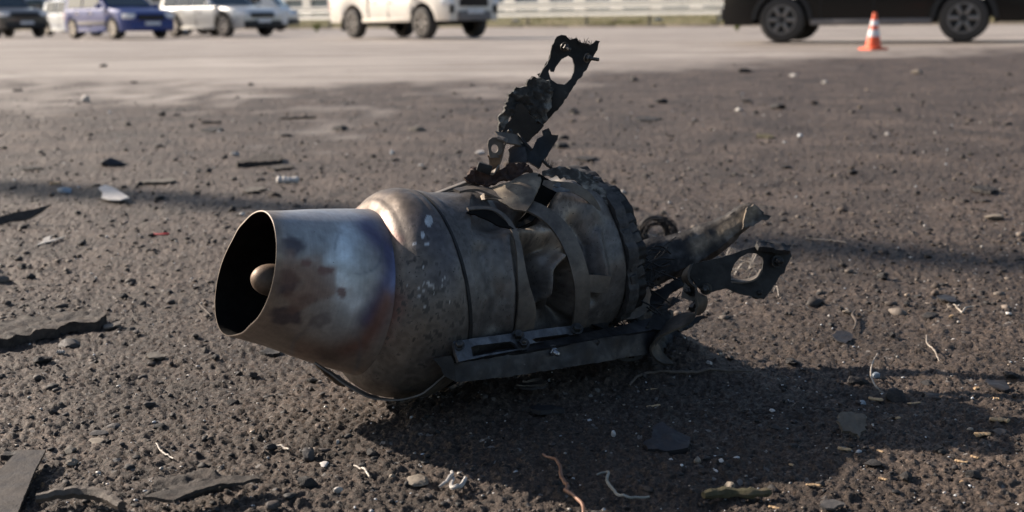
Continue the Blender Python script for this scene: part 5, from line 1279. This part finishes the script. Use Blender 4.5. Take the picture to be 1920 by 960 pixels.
    if kind == 'pickup':
        for sd in (1, -1):
            mb = MB(); mb.box((x1 - .02, sd * W * .38, sill + .30), (.12, .14, .20), Matrix.Rotation(-sd * .5, 3, 'Z'), .02); mb.build('fog_light_slot', M['darkplastic'], root)
        mb = MB(); mb.box((x1 + .03, 0, hood - .10), (.07, W * .46, .26), None, .05); mb.build('grille_panel', M['darkplastic'], root)
        for sd in (1, -1):
            mb = MB(); mb.box((xr + .76, sd * (W / 2 - .02), (sill + belt) / 2 + .15), (.035, .05, belt - sill - .2)); mb.build('bed_gap', M['darkplastic'], root)
        mb = MB(); mb.box((xr - .05, 0, belt + .135), (1.4, W * .82, .02)); mb.build('bed_cover', M['darkplastic'], root)
        for sd in (1, -1):
            mb = MB(); mb.box((xr - wr * 1.3, sd * (W / 2 - .12), .36), (.02, .26, .34)); mb.build('mud_flap', M['darkplastic'], root)
    return root
def paintm(name, c, rough=.3, metal=0.0, dust=(.35, .30, .24), amount=.25, coat=.6):
    m, nt, b = newmat(name)
    tc = nt.nodes.new('ShaderNodeTexCoord').outputs['Object']
    sx = nt.nodes.new('ShaderNodeSeparateXYZ'); nt.links.new(tc, sx.inputs[0])
    mr = nt.nodes.new('ShaderNodeMapRange'); nt.links.new(sx.outputs[2], mr.inputs[0]); mr.inputs[1].default_value = .75; mr.inputs[2].default_value = .2; mr.inputs[3].default_value = amount * .4; mr.inputs[4].default_value = amount * 2.0
    k = ramp(nt, tnoise(nt, 5, 6, .65, tc).outputs[0], [(.3, (.4, .4, .4)), (.7, (1, 1, 1))]).outputs[0]
    mu = nt.nodes.new('ShaderNodeMath'); mu.operation = 'MULTIPLY'; nt.links.new(mr.outputs[0], mu.inputs[0]); nt.links.new(k, mu.inputs[1]); mu.use_clamp = True
    nt.links.new(mixc(nt, mu.outputs[0], c, dust), b.inputs['Base Color'])
    b.inputs['Roughness'].default_value = rough; b.inputs['Metallic'].default_value = metal; b.inputs['Coat Weight'].default_value = coat; b.inputs['Coat Roughness'].default_value = .12; b.inputs['Specular IOR Level'].default_value = .5 if coat > .3 else .25
    return m
pw = paintm('dusty white paint', (.74, .72, .68), .35, 0, (.50, .40, .28), .45)
pb = paintm('dark blue paint', (.020, .045, .20), .35, .1, (.12, .12, .15), .06, coat=.25)
ps = paintm('silver paint', (.55, .56, .56), .32, .35, (.4, .38, .34), .12)
pp_ = paintm('pale blue white paint', (.62, .68, .74), .35, 0, (.4, .38, .34), .12)
pk = paintm('black paint', (.004, .004, .0045), .25, 0, (.02, .018, .016), .05, coat=.12)
pkk = paintm('charcoal paint', (.018, .018, .021), .3, 0, (.05, .045, .04), .05)
car('black_suv', 'large black off-road car side on behind the traffic cone', 'car', G(1478, 79), G(1790, 78), 2.95, pk, 'suv', 4.95, 1.98, 1.85, .39, .30, 1.10, 1.15, 'darkalloy', 6, M['darkplastic'], flen=.95, sillmat=M['greyplastic'], bumper=M['darkplastic'], cladding=True, arch=1.2)
car('pickup_truck', 'dusty white pickup truck with dark grille and wide black tyres', 'pickup truck', G(660, 71), G(805, 72), 3.08, pw, 'pickup', 5.3, 1.86, 1.82, .385, .42, 1.10, 1.08, 'darkalloy', 6, None, flen=.95, bumper=M['greyplastic'], arch=1.32)
car('blue_minivan', 'dark blue compact minivan with a grey side strip left of the silver crossover', 'car', G(137, 72.5), G(222, 73), 2.62, pb, 'hatch', 4.2, 1.74, 1.6, .31, .22, .88, .93, 'chrome', 8, None, flen=.85, moulding=M['greyplastic'])
car('silver_crossover', 'silver crossover with black wheel arch trim between minivan and pickup', 'car', G(335, 69), G(419, 69), 2.68, ps, 'suv', 4.5, 1.84, 1.62, .35, .26, .92, .98, 'chrome', 8, None, flen=.88, cladding=True, bumper=M['darkplastic'])
r1 = G(92, 67); car('white_hatchback', 'pale blue white hatchback partly behind the blue minivan', 'car', r1, r1 + Vector((1.9, -1.6, 0)), 2.48, pp_, 'hatch', 3.7, 1.7, 1.5, .30, .2, .82, .90, 'chrome', 7, None, flen=.7)
r1 = G(30, 69.5); car('charcoal_suv', 'charcoal off-road car cut by the left edge of the photo', 'car', r1 + Vector((-2.2, .8, 0)), r1 + Vector((-.55, -.75, 0)), 2.7, pkk, 'suv', 4.6, 1.9, 1.75, .36, .3, 1.05, 1.08, 'darkalloy', 6, None, flen=.85, bumper=M['darkplastic'])
# two parked vans far left as pale backdrop
def van(name, label, g, yaw, paint, L=5.4, W=2.0, H=2.5, parent=None):
    root = empty(name, (g.x, g.y, 0), yaw); tag(root, label, 'van')
    mb = MB(); prof = [(-L / 2, .35), (L / 2, .35), (L / 2 + .02, .8), (L / 2 - .45, 1.15), (L / 2 - 1.1, 1.95), (L / 2 - 1.6, H - .1), (L / 2 - 2.0, H), (-L / 2 + .1, H), (-L / 2, H - .15)]
    n = len(prof); vs = [(x, y * W / 2 * (1 - .10 * max(0, z - 1) / (H - 1)), z) for y in (-1, 1) for x, z in prof]
    mb.add(vs, [tuple(range(n)), tuple(reversed(range(n, 2 * n)))] + [(i, (i + 1) % n, n + (i + 1) % n, n + i) for i in range(n)]); mb.build('body', paint, root, 25)
    for x in (-L / 2 + 1.0, L / 2 - .95):
        for sd in (1, -1): wheel(root, x, sd * (W / 2 - .10), .34, .24, sd, 0, M['chrome'])
    for sd in (1, -1):
        mb = MB(); mb.box((L / 2 - 1.75, sd * (W / 2 * .955), 1.55), (.9, .05, .55), None, .02); mb.build('window', M['carglass'], root)
        mb = MB(); mb.box((L / 2 - .12, sd * (W / 2 - .2), .92), (.3, .3, .2), None, .03); mb.build('headlight', M['lightglass'], root)
        mb = MB(); mb.box((0, sd * (W / 2 + .004), .62), (L * .5, .03, .12), None, .01); mb.build('side_moulding', M['darkplastic'], root)
        mb = MB(); mb.box((L / 2 - 2.35, sd * (W / 2 + .002), 1.1), (.015, .02, 1.2)); mb.build('door_gap', M['darkplastic'], root)
    mb = MB(); mb.box((L / 2 - .78, 0, 1.56), (.04, W * .80, .80), Matrix.Rotation(-.68, 3, 'Y'), .01); mb.build('windscreen', M['carglass'], root)
    mb = MB(); mb.box((L / 2, 0, .45), (.16, W * .94, .3), None, .04); mb.build('bumper', M['darkplastic'], root)
    return root
van('panel_van', 'cream white van standing behind the blue minivan and silver crossover', Vector(((300 - 960) / FPX * 46, 46, 0)), R(-8), paintm('cream van paint', (.78, .74, .66), .4), 5.6)
van('panel_van', 'blue grey van far behind the left edge cars', Vector(((62 - 960) / FPX * 66, 66, 0)), R(0), paintm('blue grey van paint', (.30, .37, .46), .4), 6.2)
van('panel_van', 'white van behind the silver crossover near the guardrail', Vector(((470 - 960) / FPX * 58, 58, 0)), R(-5), paintm('white van paint', (.74, .76, .78), .4), 5.2)

# ------------------------------------------------------------------ traffic cone
g = G(1637, 93); cn = empty('traffic_cone', (g.x, g.y, -.004), R(20)); tag(cn, 'orange traffic cone with two white bands in front of the black car', 'traffic cone')
mb = MB(); mb.box((0, 0, .015), (.27, .27, .03), None, .008); mb.build('base', M['orange'], cn)
CH = .485
def cr(z): return .105 + (.022 - .105) * (z - .03) / (CH - .03)
mb = MB(); mb.lathe([(.028, .12), (.034, .118), (.045, cr(.045)), (CH, cr(CH)), (CH, .012), (CH - .02, .012)], (0, 0, 0), (0, 0, 1), 28); mb.build('cone_body', M['orange'], cn)
for a_, b_ in ((.175, .265), (.315, .385)):
    mb = MB(); mb.lathe([(a_, cr(a_)), (a_, cr(a_) + .003), (b_, cr(b_) + .003), (b_, cr(b_))], (0, 0, 0), (0, 0, 1), 28); mb.build('white_band', M['white'], cn)

# ------------------------------------------------------------------ guardrail, verge, building
# everything here runs along one line: far on the left, nearer on the right
VO = Vector((4.2, 64, 0)); VU = Vector((.8, -.6, 0)); VN = Vector((.6, .8, 0)); VYAW = math.atan2(VU.y, VU.x)
def vp(s_, t_, z=0): p = VO + VU * s_ + VN * t_; return Vector((p.x, p.y, z))
def vz(t_): return .03 + .75 * min(1, max(0, (t_ - .5) / 14)) ** .8
kerbm = surf('weathered kerb', [(.20, .17, .14), (.30, .26, .21)], 3, (.8, .95), 0, .2)
earth = surf('verge earth and thatch', [(.07, .08, .025), (.16, .14, .06), (.26, .20, .12)], 1.3, (.85, .95), 0, .4, 12, .02)
mb = MB()
for i in range(60): mb.box((-90 + i * 3 + 1.5, -1.6, .03), (2.985, .22, .11), None, .015)
o = mb.build('kerb', kerbm); o.location = VO; o.rotation_euler = (0, 0, VYAW); tag(o, kind='structure')
vs = []; fs = []; nxx, nyy = 160, 26
for j in range(nyy + 1):
    for i in range(nxx + 1):
        s_ = -95 + 150 * i / nxx; t_ = -1.45 + 34 * (j / nyy) ** 1.3
        vs.append(vp(s_, t_, vz(t_) + .10 * noise.noise(Vector((s_ * .3, t_ * .5, 1))) * (0 if j == 0 else 1)))
for j in range(nyy):
    for i in range(nxx): a_ = j * (nxx + 1) + i; fs.append((a_, a_ + 1, a_ + nxx + 2, a_ + nxx + 1))
o = link('verge', mesh_from('verge', vs, fs, smooth=True), earth); tag(o, kind='structure')
r_ = np.random.default_rng(4); vs = []; fs = []
for i in range(16000):
    s_ = r_.uniform(-45, 26); t_ = -1.2 + abs(r_.normal(0, 5)); h_ = r_.uniform(.05, .20) * (1.3 if noise.noise(Vector((s_ * .25, t_ * .2, 3))) > .1 else .6); a_ = r_.uniform(0, 3.14); ww = r_.uniform(.012, .04)
    p = vp(s_, t_, vz(t_) - .02); dx, dy = math.cos(a_) * ww, math.sin(a_) * ww; n = len(vs); lx, ly = r_.uniform(-.08, .08, 2)
    vs += [(p.x - dx, p.y - dy, p.z), (p.x + dx, p.y + dy, p.z), (p.x + lx, p.y + ly, p.z + h_)]; fs.append((n, n + 1, n + 2))
o = link('verge_grass', mesh_from('verge_grass', vs, fs), M['grass']); tag(o, 'patchy yellow green grass on the verge under the guardrail', 'grass', kind='stuff')
gr = empty('guardrail', VO, VYAW); tag(gr, 'long pale galvanised guardrail with two stacked beams along the verge', 'guardrail')
def wbeam(zlo, h_, x0, x1, y):
    pr = [(0, 0), (-.04, .04), (-.08, .10), (-.08, .30), (-.02, .42), (-.0, .50), (-.02, .58), (-.08, .70), (-.08, .90), (-.04, .96), (0, 1)]
    vs = [(x, y + a * 1.0, zlo + b * h_) for x in (x0, x1) for a, b in pr]; n = len(pr)
    vs += [(x, y + a + .006, zlo + b * h_) for x in (x0, x1) for a, b in pr]
    fs = [(i, i + 1, n + i + 1, n + i) for i in range(n - 1)] + [(2 * n + i, 3 * n + i, 3 * n + i + 1, 2 * n + i + 1) for i in range(n - 1)] + [(0, n, 3 * n, 2 * n), (n - 1, 3 * n - 1, 4 * n - 1, 2 * n - 1)]
    return MB().add(vs, fs)
for i in range(22):
    x0 = -58 + i * 4
    for zl in (.55, .99): wbeam(zl, .36, x0 + .006, x0 + 3.994, -.02 if i % 2 else -.012).build('beam', M['galv'], gr, 60)
    mb = MB(); mb.box((x0 + 2, .10, .62), (.12, .10, 1.3), None, .01); mb.build('post', M['galvpost'], gr)
r1 = vp(-19.5, 2.6); 
car('white_sedan', 'white car parked beyond the guardrail left of the pickup', 'car', r1 + VU * 1.25, r1 - VU * 1.25, 2.5, paintm('clean white paint', (.8, .8, .78), .3), 'hatch', 4.0, 1.7, 1.45, .31, .45, .95, 1.0, 'chrome', 7, None, flen=.8, plate_=False)
# litter in the verge and a weed clump
for i, (a_, b_, m_) in enumerate([(972, 39, 'pale'), (1154, 39, 'tanstone'), (1235, 38, 'bluegrey'), (1355, 37, 'bluegrey')]):
    q = (a_ - 960) / FPX; t_ = 3.0; s_ = (q * (VO.y + VN.y * t_) - VO.x - VN.x * t_) / (VU.x - q * VU.y); me = rockmesh(.30 if i != 1 else .15, .2, .12, 300 + i, 2); o = link('litter_bag', me, D[m_]); o.location = vp(s_, t_, vz(t_) + .1)
    tag(o, ['whitish plastic bag in the verge just right of the pickup', 'small pale paper ball in the verge below the guardrail', 'larger pale blue plastic bag in the middle of the verge', 'pale blue plastic bag in the verge beside the black car'][i], 'litter')
def weed(x, y, h_, n, label):
    root = empty('weed_clump', (x, y, 0)); tag(root, label, 'weed'); mb = MB(); ml = MB()
    for i in range(n):
        a_ = random.uniform(0, 6.28); s_ = random.uniform(.2, .7) * h_; p1 = Vector((math.cos(a_) * s_ * .7, math.sin(a_) * s_ * .7, h_ * random.uniform(.5, 1)))
        mb.tube([Vector((0, 0, 0)), p1 * .5 + Vector((0, 0, .05)), p1], [.008, .006, .003], 4)
        for k in range(9):
            c = p1 * random.uniform(.35, 1.05) + Vector((random.uniform(-.06, .06),) * 3); d = Vector((random.uniform(-1, 1), random.uniform(-1, 1), random.uniform(-.2, 1))).normalized() * .07; e = d.cross(Vector((random.random(), random.random(), 1))).normalized() * .022
            ml.add([c, c + d * .5 + e, c + d, c + d * .5 - e], [(0, 1, 2, 3)])
    mb.build('stems', M['weeds'], root); ml.build('leaves', M['weeds'], root)
g = G(594, 61); weed(g.x, g.y, .42, 22, 'yellow green weed clump growing at the asphalt edge left of the pickup')
g = G(1383, 59); weed(g.x, g.y, .45, 22, 'dry weed clump at the asphalt edge behind the black car')
# low pale building beyond the rail
bl = empty('warehouse', vp(0, 36), VYAW); tag(bl, 'long pale low building with dark windows beyond the guardrail', 'building')
mb = MB()
mb.box((0, .0, .55), (130, .5, 1.1)); mb.box((0, .0, 4.75), (130, .5, 3.7))
for i in range(33): mb.box((-64 + i * 4, 0, 2.0), (1.2, .5, 1.8))
mb.box((0, 6, 3.3), (129.5, 11.4, 6.5)); mb.build('wall', M['wall'], bl)
for i in range(32):
    f_ = MB(); x = -62 + i * 4; f_.box((x, -.19, 2.0), (2.8, .06, .07)); f_.box((x, -.18, 1.14), (2.8, .09, .07)); f_.box((x, -.18, 2.86), (2.8, .09, .07)); f_.box((x - 1.36, -.18, 2), (.07, .09, 1.7)); f_.box((x + 1.36, -.18, 2), (.07, .09, 1.7))
    f_ = f_.build('window', M['white'], bl); MB().box((x, -.14, 2.0), (2.66, .02, 1.7)).build('pane', M['window'], f_)
mb = MB(); mb.box((0, 5.5, 6.7), (131, 13, .25), None, .03); mb.build('roof', M['greyplastic'], bl)

# ------------------------------------------------------------------ lamp post left of the frame: its long shadow crosses the ground
sh = Vector((SUN.x, SUN.y, 0)).normalized(); gb = G(250, 366) + sh * 15
lpst = empty('street_lamp', (gb.x, gb.y, 0)); tag(lpst, 'tall grey lamp post standing left of the view whose long shadow crosses the ground', 'street lamp')
mb = MB(); mb.lathe([(0, .17), (.02, .17), (.03, .12), (1.2, .12), (1.22, .115), (12.4, .09), (12.4, .001)], (0, 0, 0), (0, 0, 1), 24); mb.build('pole', M['galvpost'], lpst)
mb = MB(); mb.tube([Vector((0, 0, 12.3)), Vector((0, .3, 12.7)), Vector((0, 1.2, 12.9)), Vector((0, 1.9, 12.95))], .04, 10); mb.build('arm', M['galvpost'], lpst)
mb = MB(); mb.box((0, 2.2, 12.93), (.26, .7, .12), None, .03); mb.build('lamp_head', M['greyplastic'], lpst)
